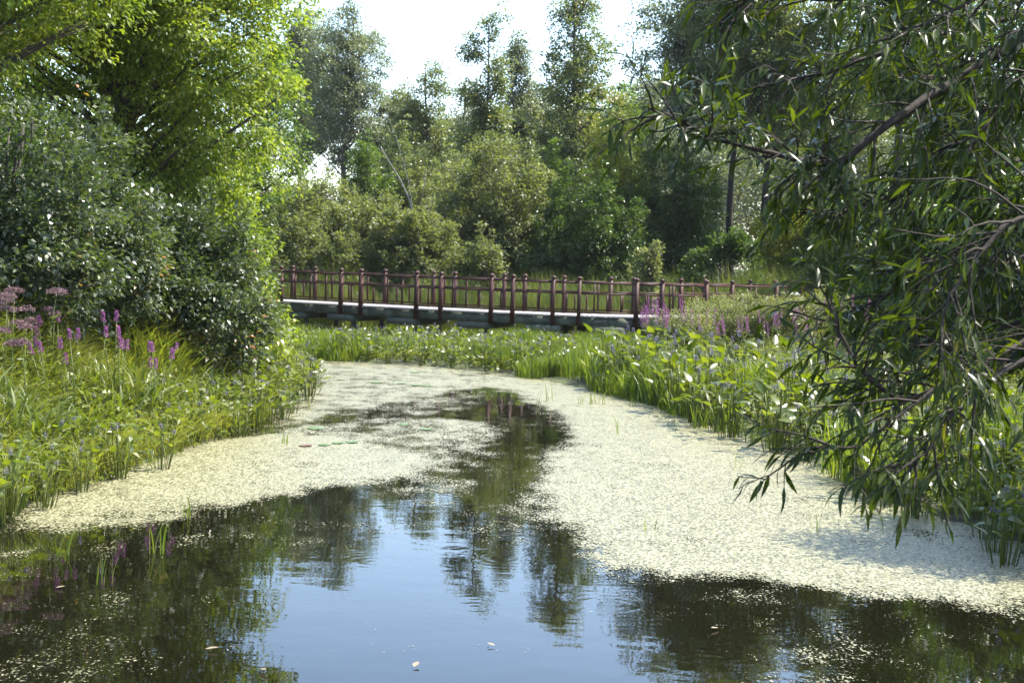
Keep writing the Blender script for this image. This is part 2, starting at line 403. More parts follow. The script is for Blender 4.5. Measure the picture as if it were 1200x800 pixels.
L.new(a4.outputs[0], ms.inputs[0]); L.new(tr.outputs[0], ms.inputs[1]); L.new(p.outputs[0], ms.inputs[2]); L.new(ms.outputs[0], out.inputs[0])

# ------------------------------------------------------------------ setting: ground, water, duckweed
def axis(lo, hi, step, far):
    core = np.arange(lo, hi + 1e-6, step)
    g = []; s = step; e = hi
    while e < far:
        s *= 1.25; e += s; g.append(e)
    l = []; s = step; e = lo
    while e > -far:
        s *= 1.25; e -= s; l.append(e)
    return np.array(l[::-1] + list(core) + g)
gx = axis(-9, 9, 0.22, 700); gy = axis(0, 42, 0.22, 900)
X, Y = np.meshgrid(gx, gy)
Z = ground_z(X.ravel(), Y.ravel())
nx, ny = len(gx), len(gy)
ii = (np.arange(ny - 1)[:, None] * nx + np.arange(nx - 1)[None, :]).ravel()
mb = MB(); mb.add(np.stack([X.ravel(), Y.ravel(), Z], 1), np.stack([ii, ii + 1, ii + nx + 1, ii + nx], 1))
tag(mb.build('ground', M['ground'], smooth_shade=True), kind='structure')
mb = MB(); mb.add([(-14, -22, 0), (7, -22, 0), (7, 36.5, 0), (-14, 36.5, 0)], [[0, 1, 2, 3]])
tag(mb.build('water', M['water']), kind='structure')

def W(pts):
    return [tuple(on_ground(a, b)[:2]) for a, b in pts]
MAT_RIGHT = W([(575, 440), (700, 450), (800, 470), (850, 500), (940, 515), (1030, 555), (1120, 600), (1230, 640), (1230, 716), (1130, 710), (1000, 700), (880, 686),
               (760, 662), (720, 652), (692, 632), (656, 610), (630, 590), (626, 572), (654, 540), (668, 520), (660, 490), (618, 466), (578, 452)])
MAT_LEFT = W([(20, 600), (100, 560), (200, 520), (330, 512), (430, 516), (480, 524), (505, 534), (478, 556), (420, 570), (330, 582), (240, 590), (190, 604), (130, 614), (50, 615)])
MAT_MID = W([(345, 502), (440, 490), (530, 490), (596, 502), (592, 518), (560, 528), (520, 534), (470, 525), (345, 516)])
MAT_FAR = W([(330, 432), (390, 418), (480, 424), (610, 436), (590, 448), (560, 452), (530, 462), (490, 472), (430, 480), (380, 490), (330, 498)])
MAT_SPARSE = W([(330, 505), (350, 482), (480, 468), (552, 452), (575, 458), (560, 478), (500, 488), (470, 500), (590, 512), (580, 540), (545, 560), (540, 590), (480, 596), (400, 585), (500, 540)])
MAT_TINY = W([(480, 560), (560, 556), (575, 572), (520, 585), (470, 580)])
MAT_EDGE = W([(600, 472), (680, 480), (700, 560), (660, 610), (625, 600), (608, 590), (625, 560), (648, 525), (640, 495)])
sx = np.arange(-6.2, 6.2, 0.05); sy = np.arange(6.0, 34.5, 0.06)
X, Y = np.meshgrid(sx, sy); X = X.ravel(); Y = Y.ravel()
wob = 0.16 * vnoise(X * 2.2, Y * 1.1, 5) + 0.10 * vnoise(X * 6, Y * 3, 6)
def cov(poly, full, soft):
    return full * smooth(soft, -soft, poly_sdf(X, Y, poly) - 0.45 * soft + wob * (soft + 0.1) * 1.1)
C = 0.33 + 0.035 * vnoise(X * 1.3, Y * 0.9, 8) + 0.03 * vnoise(X * 4, Y * 2.2, 9)
centre = smooth(2.6, 0.8, np.abs(X - 0.15 * (Y - 8) * 0.3 + 0.2)) * smooth(13.5, 11.0, Y)
C = C - 0.06 * centre
for poly, full, soft in ((MAT_RIGHT, 0.645, 0.8), (MAT_LEFT, 0.645, 0.9), (MAT_MID, 0.52, 0.6), (MAT_FAR, 0.57, 0.8), (MAT_TINY, 0.47, 0.6), (MAT_SPARSE, 0.44, 0.6), (MAT_EDGE, 0.44, 0.6), (MAT_LEFT, 0.43, 1.7), (MAT_RIGHT, 0.43, 1.5)):
    C = np.maximum(C, cov(poly, full, soft))
C = C + 0.03 * vnoise(X * 3, Y * 1.4, 11) + 0.02 * vnoise(X * 5, Y * 9, 12)
nx, ny = len(sx), len(sy)
ii = (np.arange(ny - 1)[:, None] * nx + np.arange(nx - 1)[None, :]).ravel()
mb = MB(); mb.add(np.stack([X, Y, np.full_like(X, 0.005)], 1), np.stack([ii, ii + 1, ii + nx + 1, ii + nx], 1))
dw = mb.build('duckweed', M['duckweed'])
atr = dw.data.attributes.new('cover', 'FLOAT', 'POINT'); atr.data.foreach_set('value', C.astype(np.float32))
tag(dw, 'pale yellow green duckweed floating in mats on the still water', 'duckweed', kind='stuff')

# air: a closed box of thin even haze round the whole scene
mh, nt, N, L = new_mat('thin_haze')
out = N.new('ShaderNodeOutputMaterial'); pv = N.new('ShaderNodeVolumePrincipled')
pv.inputs['Color'].default_value = (0.9, 0.95, 1.0, 1); pv.inputs['Density'].default_value = 0.00012; pv.inputs['Anisotropy'].default_value = 0.0
L.new(pv.outputs[0], out.inputs['Volume'])
mb = MB(); box(mb, (0, 100, 11), 1800, 2200, 28); tag(mb.build('haze', mh), 'thin pale summer haze in the air', 'haze', kind='stuff')

# ------------------------------------------------------------------ footbridge
NEAR_X = [308, 331, 401, 424.5, 489.5, 518, 577, 602, 649, 679, 745, 774.6, 826, 856, 908, 937, 985]
def bridge_y(x):        # plan of the near edge: gentle bow, farther away at both ends
    pts_x = [-14, -7.3, -3, 1.2, 3.6, 6, 9.0, 12, 16]; pts_y = [48.5, 43.6, 41.0, 39.2, 39.2, 41.2, 45.2, 50.0, 57]
    return np.interp(x, pts_x, pts_y)
xs_f = np.linspace(-14, 15, 400)
ys_f = np.convolve(np.pad(bridge_y(xs_f), 30, 'edge'), np.ones(61) / 61, 'valid')
def edge_pt(px):
    """near edge of the deck on the sight line of column px"""
    v = [(at(px, 340, d).x, d) for d in np.linspace(36, 60, 400)]
    k = min(v, key=lambda q: abs(np.interp(q[0], xs_f, ys_f) - q[1]))
    return k
def edge_dir(x):
    a = np.interp(x - 0.3, xs_f, ys_f); b_ = np.interp(x + 0.3, xs_f, ys_f)
    t = Vector((0.6, b_ - a, 0)).normalized()
    return t, Vector((-t.y, t.x, 0))
DECK_Z, WID, POST_H = 0.98, 1.9, 1.08
br = empty('footbridge', (0, 39.2, 0))
tag(br, 'dark red timber footbridge with open railings crossing the marsh behind the pond', 'footbridge')
def rel(mb_, name, mat, parent=br, sm=False):
    o = mb_.build(name, mat, None, sm)
    o.data.transform(Matrix.Translation((0, -39.2, 0)))
    o.parent = parent
    return o
# deck: boards across the walk, laid between the rails
mb = MB(); s = -13.5; rngb = np.random.default_rng(2)
while s < 13.5:
    yb = np.interp(s, xs_f, ys_f); t, nrm = edge_dir(s)
    c = Vector((s, yb, 0)) + nrm * (WID / 2)
    box(mb, (c.x, c.y, DECK_Z - 0.02 + rngb.uniform(-.002, .002)), 0.138, WID + 0.16 + rngb.uniform(-.02, .02), 0.04, math.atan2(t.y, t.x))
    s += 0.145 * t.x
rel(mb, 'deck', M['deck'])
def bar(mb_, A, B, wz, wy, z):
    A = Vector(A); B = Vector(B); d = B - A
    box(mb_, ((A.x + B.x) / 2, (A.y + B.y) / 2, z), d.length, wy, wz, math.atan2(d.y, d.x))
def offset(x, o):
    t, nrm = edge_dir(x)
    return Vector((x, float(np.interp(x, xs_f, ys_f)), 0)) + nrm * o
stations = np.linspace(-13.4, 13.3, 36)
for off in (0.02, WID - 0.02):
    mb = MB()
    for a, b_ in zip(stations[:-1], stations[1:]):
        bar(mb, offset(a, off), offset(b_, off), 0.24, 0.09, DECK_Z - 0.165)
    rel(mb, 'beam', M['beam'])
mb = MB()
for a, b_ in zip(stations[:-1], stations[1:]):
    bar(mb, offset(a, WID / 2), offset(b_, WID / 2), 0.2, 0.08, DECK_Z - 0.15)
rel(mb, 'joist', M['beam'])
# timber sleepers under the beams with piles
for px in (345, 400, 471, 555, 638, 714, 792, 870):
    x, d = edge_pt(px); t, nrm = edge_dir(x)
    c = Vector((x, d, 0)) + nrm * (WID / 2)
    mb = MB(); box(mb, (c.x, c.y, DECK_Z - 0.385), 0.95, WID + 0.1, 0.18, math.atan2(t.y, t.x))
    sl = rel(mb, 'sleeper', M['beam'])
    for o_ in (0.25, WID - 0.25):
        q = Vector((x, d, 0)) + nrm * o_ + t * 0.3
        mb = MB(); tube(mb, [(q.x, q.y, -0.6), (q.x, q.y, DECK_Z - 0.47)], [0.08, 0.075], 8)
        rel(mb, 'pile', M['beam'], sl)
def post(q, rz, z0, z1):
    """square post with a chamfered neck and a domed head; returns nothing, parts go under the bridge"""
    mb = MB(); wd = 0.105
    box(mb, (q.x, q.y, (z0 + z1 - 0.10) / 2), wd, wd, z1 - 0.10 - z0, rz)
    o = rel(mb, 'post', M['paint'])
    mb = MB()
    zz = [z1 - 0.098, z1 - 0.075, z1 - 0.07, z1 - 0.05, z1 - 0.02, z1 + 0.0, z1 + 0.008]
    rr = [0.045, 0.045, 0.074, 0.078, 0.068, 0.04, 0.006]
    tube(mb, [(q.x, q.y, z) for z in zz], rr, 12)
    c = rel(mb, 'post_cap', M['paint'], o, True)
near = []; far = []
for px in NEAR_X:
    x, d = edge_pt(px); near.append(x)
FAR_X = [306, 343, 369, 451, 508, 533, 591, 615, 661, 715.6, 743, 798, 826, 879, 908, 945, 990]
for px in FAR_X:
    v = [(at(px, 340, d).x, d) for d in np.linspace(38, 64, 500)]
    xs2 = np.array([offset(x, WID) for x in np.linspace(-13, 13, 300)])
    k = min(v, key=lambda q: abs(np.interp(q[0], xs2[:, 0], xs2[:, 1]) - q[1]))
    far.append(k[0])
def far_pt(x, o=0.0):
    return Vector((x, float(np.interp(x, xs2[:, 0], xs2[:, 1])) + o, 0))
far = [-13.0, -11.2] + far + [10.2, 12.2]; near = [-12.6, -10.4] + near + [11.6]
for x in sorted(set(near)):
    t, nrm = edge_dir(x); post(offset(x, -0.06), math.atan2(t.y, t.x), DECK_Z - 0.28, DECK_Z + POST_H)
for x in sorted(set(far)):
    t, nrm = edge_dir(x); post(far_pt(x), math.atan2(t.y, t.x), DECK_Z - 0.28, DECK_Z + POST_H)
for xs_, fn in ((sorted(set(near)), lambda x: offset(x, -0.06)), (sorted(set(far)), far_pt)):
    for nm, z, w in (('top_rail', POST_H - 0.165, 0.055), ('middle_rail', POST_H - 0.46, 0.045), ('bottom_rail', 0.10, 0.045)):
        mb = MB()
        for a, b_ in zip(xs_[:-1], xs_[1:]):
            A, B = fn(a), fn(b_); u = (B - A).normalized() * 0.058
            if (B - A).length < 0.2: continue
            bar(mb, A + u, B - u, w, 0.05, DECK_Z + z)
        rel(mb, nm, M['paint'])
# balusters: short ones up to the middle rail, some up to the top rail
rngb = np.random.default_rng(12)
for xs_, fn in ((sorted(set(near)), lambda x: offset(x, -0.06)), (sorted(set(far)), far_pt)):
    for a, b_ in zip(xs_[:-1], xs_[1:]):
        if a < -8.5 or b_ > 10: continue
        g = b_ - a
        if g < 0.5: continue
        k = 4 if g > 1.35 else (3 if g > 0.9 else 2)
        for q in range(1, k):
            x = a + g * q / k + rngb.uniform(-.03, .03)
            p_ = fn(x); t, nrm = edge_dir(x); tall = rngb.random() < 0.5
            z1 = POST_H - 0.193 if tall else POST_H - 0.483
            mb = MB(); box(mb, (p_.x, p_.y, DECK_Z + (0.123 + z1) / 2), 0.045, 0.04, z1 - 0.123, math.atan2(t.y, t.x))
            rel(mb, 'baluster', M['paint'])

# ------------------------------------------------------------------ trees and shrubs
def crown_points(rng, ells, n, bias=0.42):
    vol = np.array([e[3] * e[4] * e[5] for e in ells]) ** 0.8; vol = vol / vol.sum()
    which = rng.choice(len(ells), n, p=vol)
    d = norm(rng.normal(size=(n, 3))); r = rng.random(n) ** bias
    E = np.array(ells, float)[which]
    return E[:, :3] + d * r[:, None] * E[:, 3:6]

def tree(name, label, cat, base, H, ells, n_clump, lpc, cr_, leaf, mat, seed, trunk_r=0.15, droop=0.3, stems=1, aspect=0.55, bark='bark', group=None,
         up=0.6, wood_parts=('trunk', 'crown'), lean=0.0, limb_r=0.35, gap=0.0, lance=False, n_limb=110, low=0.25, flat=0.65, shoots=0):
    """base point, total height and crown ellipsoids (relative to the base); leaves sit in clumps round the limb ends"""
    rng = np.random.default_rng(seed)
    root = empty(name, base); tag(root, label, cat, group)
    Cc = crown_points(rng, ells, n_clump)
    if gap > 0:
        nn = np.sin(Cc[:, 0] * 2.1 + seed) + np.sin(Cc[:, 1] * 2.3 + seed * 2) + np.sin(Cc[:, 2] * 2.0 + seed * 3)
        Cc = Cc[nn > -3 + 3.2 * gap]
    Cc = Cc[Cc[:, 2] > 0.1]
    nb = len(Cc)
    if shoots:
        hi = Cc[Cc[:, 2] > 0.5 * H]
        if len(hi):
            pick = hi[rng.integers(len(hi), size=shoots)]
            ext = rng.uniform(0.05, 0.17, shoots) * H + 0.15
            sl = rng.normal(0, 0.22, (shoots, 2))
            for q in (0.35, 0.7, 1.0):
                Cc = np.vstack([Cc, pick + np.stack([sl[:, 0] * ext * q, sl[:, 1] * ext * q, ext * q], 1)])
    wood = MB()
    tops = []
    for s_ in range(stems):
        a = rng.uniform(0, 6.28); sp = 0.0 if stems == 1 else rng.uniform(0.1, 0.45)
        n = 9; t = np.linspace(0, 1, n)
        hh = H * (0.93 if stems == 1 else rng.uniform(0.6, 0.9))
        off = np.stack([np.cos(a) * sp * hh * 0.5 * t ** 1.3 + lean * t * H, np.sin(a) * sp * hh * 0.5 * t ** 1.3, hh * t], 1)
        off[1:, :2] += np.cumsum(rng.normal(0, 0.012 * H ** 0.7, (n - 1, 2)), 0)
        off[0, 2] = -0.25
        tube(wood, off, trunk_r * (1 - 0.88 * t) + 0.008, 8 if stems == 1 else 6)
        tops.append((off, t))
    for c in Cc[:n_limb]:
        off, t = tops[rng.integers(len(tops))]
        hd = np.hypot(c[0] - off[5, 0], c[1] - off[5, 1])
        zt = np.clip(c[2] - up * hd - 0.1, low * H, H * 0.9) if stems == 1 else np.clip(c[2] - 1.0 * hd, 0.08 * H, H * 0.8)
        zt = min(zt, off[-1, 2] * 0.97)
        A = np.array([np.interp(zt, off[:, 2], off[:, k]) for k in range(3)])
        rr = np.interp(zt, off[:, 2], trunk_r * (1 - 0.88 * t) + 0.008) * limb_r
        mid = (A + c) / 2 + np.array([0, 0, 0.08 * hd]) + rng.normal(0, 0.05 * hd + 0.02, 3)
        tt = np.linspace(0, 1, 5)[:, None]
        P = (1 - tt) ** 2 * A + 2 * tt * (1 - tt) * mid + tt ** 2 * c
        tube(wood, P, np.linspace(rr, 0.005, 5) + 0.003, 4)
    wood.build(wood_parts[0], M[bark], root, True)
    nl = len(Cc) * lpc
    ci = np.repeat(np.arange(len(Cc)), lpc)
    csz = rng.uniform(0.6, 1.35, len(Cc)); csz[nb:] = rng.uniform(0.3, 0.5, len(Cc) - nb)
    kp = np.ones(nl, bool); kp[nb * lpc:] = rng.random(nl - nb * lpc) < 0.22
    ci = ci[kp]; nl = len(ci); csz = csz[ci]
    off = norm(rng.normal(size=(nl, 3))) * (rng.random(nl) ** 0.5 * csz * cr_)[:, None]
    off[:, 2] *= flat
    P = Cc[ci] + off
    out_d = norm(off + 0.4 * norm(Cc[ci] - np.array([0, 0, H * 0.5])) * cr_ + 1e-6)
    D = out_d + rng.normal(0, 0.55, (nl, 3)); D[:, 2] -= droop
    Nn = rng.normal(0, 0.55, (nl, 3)); Nn[:, 2] += 1.0
    Ls = leaf * rng.uniform(0.65, 1.3, nl)
    fo = MB()
    if lance:
        leaves_lance(fo, P, D, Nn, Ls, Ls * aspect, droop=0.2)
    else:
        leaves_quad(fo, P, D, Nn, Ls, Ls * aspect)
    fo.build(wood_parts[1], M[mat], root)
    return root

def placed(px, d):
    p_ = at(px, 340, d); return (p_.x, p_.y, gz(p_.x, p_.y) - 0.05)
def height(py, px, d, base):
    return at(px, py, d).z - base[2]

TREES = 'tall trees beyond the footbridge'
def tall(label, px, top, d, wpx, seed, mat='poplar', n=240, lpc=80, low=0.3, trunk=0.16, name='poplar_tree', ell=None, gap=0.35, leaf=0.12, cr_=0.55, droop=0.45, lean=0.0, bark='bark', cat='tree'):
    b_ = placed(px, d); H = height(top, px, d, b_); w = wpx / FPX * d / 2
    if ell is None:
        ell = [(lean * H * 0.6, 0, H * (0.5 + low / 2) - 0.02 * H, w, w, H * (1 - low) / 2), (lean * H * 0.8, 0, H * 0.80, w * 0.55, w * 0.55, H * 0.19),
               (w * 0.35, 0.3, H * (low + 0.18), w * 0.8, w * 0.8, H * 0.16)]
    else:
        ell = [(a * w, b2 * w, c * H, e * w, e * w, f * H) for a, b2, c, e, f in ell]
    return tree(name, label, cat, b_, H, ell, int(n * 1.25), int(lpc * 1.5), cr_, leaf * 1.15, mat, seed, trunk, droop, group=TREES, gap=gap * 0.8, up=0.9, lean=lean, bark=bark, low=low * 0.9)

# far-off wood closing the view
rfw = np.random.default_rng(5)
mbw = MB()
for k in range(190):
    px = rfw.uniform(180, 1500); d = rfw.uniform(92, 125); q = at(px, 340, d); zb = gz(q.x, q.y)
    topy = np.interp(px, [180, 425, 442, 540, 620, 740, 800, 1500], [236, 236, 128, 118, 104, 92, 60, 40]) + rfw.uniform(-6, 34)
    Hh = at(px, topy, d).z - zb; wv = rfw.uniform(2.0, 3.6)
    n = 2800; dd = norm(rfw.normal(size=(n, 3))) * (rfw.random(n) ** .45)[:, None]
    Pq = np.array([q.x, q.y, zb + Hh * .5]) + dd * np.array([wv, wv, Hh * .5])
    Pq += .25 * np.sin(Pq[:, [1, 2, 0]] * 2.6 + k)
    Nn = rfw.normal(0, .5, (n, 3)); Nn[:, 2] += 1
    Ls = rfw.uniform(.16, .34, n); leaves_quad(mbw, Pq, rfw.normal(size=(n, 3)), Nn, Ls, Ls * .55, k % 3)
tag(mbw.build('distant_woods', [M['poplar'], M['olive'], M['grey_poplar']]), 'far-off green wood behind the single trees', 'wood', kind='stuff')
# the left group with sky under the crowns
tall('tall grey green poplar just right of the bright maple, crown against the sky', 398, -4, 80, 108, 21, 'grey_poplar', 340, 66, 0.42, 0.2)
tall('grey poplar half hidden behind the edge of the bright maple', 352, 8, 84, 80, 22, 'grey_poplar', 300, 80, 0.40, 0.2)
tall('lower bushy poplar in the sky gap between the grey poplar and the double topped tree', 462, 98, 82, 86, 23, 'grey_poplar', 240, 80, 0.25, 0.15)
tall('brownish green poplar with two ragged tops left of the slender poplar', 500, 58, 76, 100, 24, 'poplar', 380, 60, 0.25, 0.17, ell=[(-.2, 0, .5, .95, .28), (.02, 0, .84, .38, .16), (-.5, 0, .76, .35, .14), (0, .2, .3, .8, .15)])
tall('slender airy poplar with bare lower trunk rising into the sky gap', 562, 4, 68, 84, 25, 'poplar', 190, 52, 0.5, 0.12, ell=[(.4 * math.sin(k * 2.0 + 1), .1, .45 + .05 * k, .75 - .05 * k, .06) for k in range(11)], gap=0.3, cr_=0.5)
tall('thin small topped poplar standing close beside the slender airy poplar', 596, 26, 70, 56, 26, 'grey_poplar', 110, 46, 0.55, 0.10, ell=[(0, 0, .84, .55, .14), (.3, 0, .66, .8, .12)], gap=0.3)
tall('tall cone shaped poplar in the middle of the skyline, narrow leaning top', 668, -35, 66, 112, 27, 'poplar', 420, 60, 0.2, 0.2, ell=[(.35 * math.sin(k * 2.3) * (1.05 - (k / 13)), .2, .28 + .055 * k, (1 - k / 13) ** .75 * 1.15 + .22, .075) for k in range(13)], gap=0.35, cr_=0.5)
tall('bushy poplar filling in under the right shoulder of the cone shaped poplar', 722, 98, 70, 70, 28, 'shrub', 220, 80, 0.2, 0.15)
tall('greyish poplar filling low between the slender poplar and the cone shaped one', 630, 88, 74, 80, 29, 'grey_poplar', 260, 60, 0.15, 0.14)
tall('dusky poplar behind the double topped one, lower and rounder', 540, 96, 80, 84, 30, 'grey_poplar', 260, 60, 0.15, 0.14)
tall('rounded pale poplar just under the bright sky gap on the right', 745, 78, 72, 80, 31, 'grey_poplar', 260, 60, 0.15, 0.14)
for k, (lab, px, top, d, w_, low, mt) in enumerate([
        ('feathery crowned dark trunked tree first right of the bright sky gap', 800, -70, 60, 150, 0.45, 'grey_poplar'),
        ('dark forked tree behind the willow tip, its trunk bare below the crown', 852, -90, 58, 130, 0.45, 'poplar'),
        ('dark trunked tree standing third from the sky gap behind the willow', 890, -80, 57, 120, 0.42, 'poplar'),
        ('tree with olive crown seen through the middle of the willow foliage', 960, -60, 56, 130, 0.4, 'olive'),
        ('straight dark trunked tree seen through the willow, trunk bare to the bushes', 1043, -120, 40, 150, 0.5, 'shrub'),
        ('dark green tree behind the dense right part of the willow', 1120, -60, 48, 170, 0.2, 'dark'),
        ('dark tree at the right margin behind the willow', 1215, -80, 42, 200, 0.15, 'dark')]):
    tall(lab, px, top, d, w_, 40 + k, mt, 230, 70, low, 0.17, name='broadleaf_tree', gap=0.35, bark='dark_bark')
# trees behind the left bank thicket
for k, (lab, px, top, d, w_, mt) in enumerate([
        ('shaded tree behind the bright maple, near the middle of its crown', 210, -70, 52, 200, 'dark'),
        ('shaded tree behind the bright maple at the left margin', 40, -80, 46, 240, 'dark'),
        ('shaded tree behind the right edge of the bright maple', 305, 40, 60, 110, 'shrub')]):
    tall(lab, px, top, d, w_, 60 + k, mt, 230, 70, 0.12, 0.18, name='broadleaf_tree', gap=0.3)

def shrub(label, px, top, d, wpx, seed, mat, n=200, lpc=90, leaf=0.09, cr_=0.42, name='shrub', zc=0.5, depth=0.8, aspect=0.5, droop=0.2, gap=0.25, ell=None, group='shrubs behind the footbridge', cat='shrub', lance=False, stems=7):
    b_ = placed(px, d); H = height(top, px, d, b_); w = wpx / FPX * d / 2
    if ell is None:
        ell = [(0, 0, H * zc, w, w * depth, H * (1 - zc)), (w * 0.3, -w * 0.2, H * 0.3, w * 0.85, w * depth * 0.8, H * 0.3), (-w * 0.35, 0, H * 0.35, w * 0.8, w * depth * 0.8, H * 0.33)]
    return tree(name, label, cat, b_, H, ell, int(n * 1.5), int(lpc * 1.5), cr_, leaf * 1.3, mat, seed, 0.045, droop, stems=stems, aspect=aspect, group=group, gap=gap, wood_parts=('stem', 'foliage'), lance=lance, n_limb=70, limb_r=0.5, shoots=60)

shrub('pale olive willow shrub behind the left end of the footbridge', 352, 222, 54, 110, 71, 'olive', 230)
shrub('pale olive shrub just left of the dead leaning branch', 418, 228, 52, 120, 72, 'olive', 250)
shrub('pale olive shrub below the dead leaning branch', 478, 246, 50, 110, 73, 'olive', 230)
shrub('pale olive shrub standing back between the two left ones, ragged topped', 385, 214, 58, 100, 90, 'olive', 200)
shrub('greyish olive shrub standing back between the dead branch and the round shrub', 515, 205, 60, 90, 91, 'olive', 200)
for k, (lab, px, top, d, w_) in enumerate([
        ('low pale willow scrub behind the left end of the railing', 345, 268, 49.5, 60), ('low pale willow scrub second from the left behind the railing', 398, 272, 49, 62),
        ('low pale willow scrub in the middle of the row behind the railing', 452, 270, 49.5, 64), ('low pale willow scrub below the round shrub, behind the railing', 512, 266, 50, 64),
        ('low pale willow scrub right of centre behind the railing, rightmost of its row', 560, 276, 49, 60)]):
    shrub(lab, px, top, d, w_, 130 + k, 'olive', 80, 70, 0.075, 0.36, gap=0.35, group='low willow scrub behind the railing')
shrub('small leafy tree of fresh green behind the olive shrubs, left of the dead branch', 425, 168, 64, 60, 74, 'shrub', 150)
shrub('dusky green small tree behind the dead leaning branch', 470, 160, 66, 90, 85, 'poplar', 200)
shrub('large round soft green shrub behind the middle of the footbridge', 578, 152, 56, 150, 75, 'olive', 420, 90, cr_=0.45)
shrub('mid green shrub filling between the round shrub and the yellow topped one', 640, 178, 58, 100, 76, 'shrub', 260)
shrub('yellow topped shrub below the cone shaped poplar', 714, 136, 57, 105, 77, 'yellow', 230, 80)
shrub('deep green broad shrub in front of the yellow topped one', 690, 205, 54, 150, 78, 'dark', 420, 90)
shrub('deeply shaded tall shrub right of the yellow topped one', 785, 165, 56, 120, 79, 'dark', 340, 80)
shrub('green glossy bush rising over the right part of the bridge railing', 850, 258, 50, 110, 80, 'dark', 130, 70, gap=0.6, ell=[(-.9, 0, 1.1, .9, .8, 1.0), (.4, .2, 1.7, .8, .8, 1.0), (1.2, 0, .9, .9, .8, .8), (.1, 0, 2.3, .5, .5, .5)], group='bushes by the right end of the footbridge')
shrub('yellow green bush behind the last bridge posts', 930, 244, 54, 110, 81, 'yellow', 200, 80, group='bushes by the right end of the footbridge')
shrub('dark bush between the right end of the bridge and the willow', 1000, 225, 52, 120, 82, 'dark', 240, 80, group='bushes by the right end of the footbridge')
shrub('light green bush low behind the willow, right of the bridge end', 985, 285, 47, 110, 83, 'herb', 190, 80, group='bushes by the right end of the footbridge')
shrub('thin pale sapling poking up behind the bridge railing', 756, 285, 44, 30, 84, 'silver_herb', 18, 40, 0.08, 0.22, name='sapling', group='bushes by the right end of the footbridge', cat='sapling', stems=2)
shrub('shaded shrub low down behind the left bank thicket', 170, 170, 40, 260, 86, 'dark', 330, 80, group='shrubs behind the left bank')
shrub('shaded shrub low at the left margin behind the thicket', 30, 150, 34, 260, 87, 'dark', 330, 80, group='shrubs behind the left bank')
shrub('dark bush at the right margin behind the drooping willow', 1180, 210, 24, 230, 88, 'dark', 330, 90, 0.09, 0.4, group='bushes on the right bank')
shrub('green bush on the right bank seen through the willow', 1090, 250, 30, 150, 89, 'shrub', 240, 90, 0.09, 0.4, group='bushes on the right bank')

# bleached dead tree leaning behind the bridge
rt = empty('dead_tree', placed(486, 58)); tag(rt, 'bare bleached dead trunk leaning left among the olive shrubs', 'dead tree')
bx, by, bz = placed(486, 58)
def dpt(px, py, d=58):
    q = at(px, py, d); return (q.x - bx, q.y - by, q.z - bz)
mb = MB(); tube(mb, [dpt(486, 330), dpt(485, 255), dpt(480, 235), dpt(470, 212), dpt(455, 188), dpt(446, 172)], [.05, .042, .035, .028, .02, .01], 7); mb.build('trunk', M['pale_bark'], rt, True)
for pts in ([(484, 245), (478, 210), (470, 180), (464, 160)], [(470, 212), (460, 206), (448, 206)], [(486, 262), (496, 225), (500, 198)]):
    mb = MB(); tube(mb, [dpt(*q) for q in pts], np.linspace(.015, .006, len(pts)), 5); mb.build('branch', M['pale_bark'], rt, True)

# the bright maple and the glossy grey thicket on the left bank
b_ = (-7.4, 26.5, gz(-7.4, 26.5) - 0.05)
tree('maple_tree', 'large bright yellow green maple leaning over the pond from the left bank', 'tree', b_, 9.6,
     [(0.2, 0, 6.0, 3.3, 3.3, 3.3), (1.7, -0.6, 4.6, 1.8, 2.2, 1.8), (1.6, -0.6, 6.9, 2.0, 2.2, 1.9), (-1.6, -1.0, 6.2, 2.6, 2.4, 2.6), (1.8, 0.2, 2.6, 1.3, 1.9, 1.4), (1.2, -1.6, 5.9, 2.0, 1.6, 2.0), (1.7, 0.2, 1.6, 0.9, 1.4, 1.0)],
     900, 125, 0.55, 0.092, 'maple', 101, 0.24, 0.55, aspect=0.5, gap=0.34, low=0.12, n_limb=220, flat=0.38)
b_ = (-8.9, 21.5, gz(-8.9, 21.5) - 0.05)
tree('maple_tree', 'shadier green maple at the top left margin behind the thicket', 'tree', b_, 9.0,
     [(0.3, 0, 5.6, 2.6, 2.6, 3.0), (1.6, 0.2, 6.2, 1.8, 2.0, 1.9), (-1.0, 0, 4.2, 2.2, 2.0, 2.0)],
     480, 120, 0.55, 0.09, 'maple', 102, 0.2, 0.5, aspect=0.5, gap=0.34, low=0.15, n_limb=140, flat=0.38)
def thicket(label, x, y, H, ell, n, seed):
    b_ = (x, y, gz(x, y) - 0.05)
    tree('dogwood_shrub', label, 'shrub', b_, H, ell, n, 120, 0.36, 0.085, 'dogwood', seed, 0.05, 0.1, stems=9, aspect=0.5, gap=0.58, flat=0.5, shoots=40, wood_parts=('stem', 'foliage'), n_limb=110, limb_r=0.5, group='glossy grey green thicket on the left bank')
thicket('tall dark glossy leaved shrub at the left margin under the maple', -6.7, 18.2, 3.7, [(0, 0, 2.0, 1.4, 1.4, 1.5), (0.5, -0.3, 1.5, 1.2, 1.1, 1.1), (-0.9, 0, 2.1, 1.3, 1.3, 1.5)], 330, 111)
thicket('silvery glinting shrub beside the water below the bright maple', -5.15, 22.3, 3.0, [(0, 0, 1.5, 1.25, 1.4, 1.3), (0.5, -0.3, 1.1, 0.9, 1.2, 0.95), (-0.5, -0.2, 1.9, 1.0, 1.0, 1.0)], 380, 112)
thicket('mid height glossy shrub between the margin shrub and the silvery one', -6.4, 20.6, 3.5, [(0, 0, 1.9, 1.3, 1.4, 1.5), (0.4, -0.4, 1.4, 1.1, 1.0, 1.2)], 320, 113)
b_ = (-5.0, 25.6, gz(-5.0, 25.6) - 0.05)
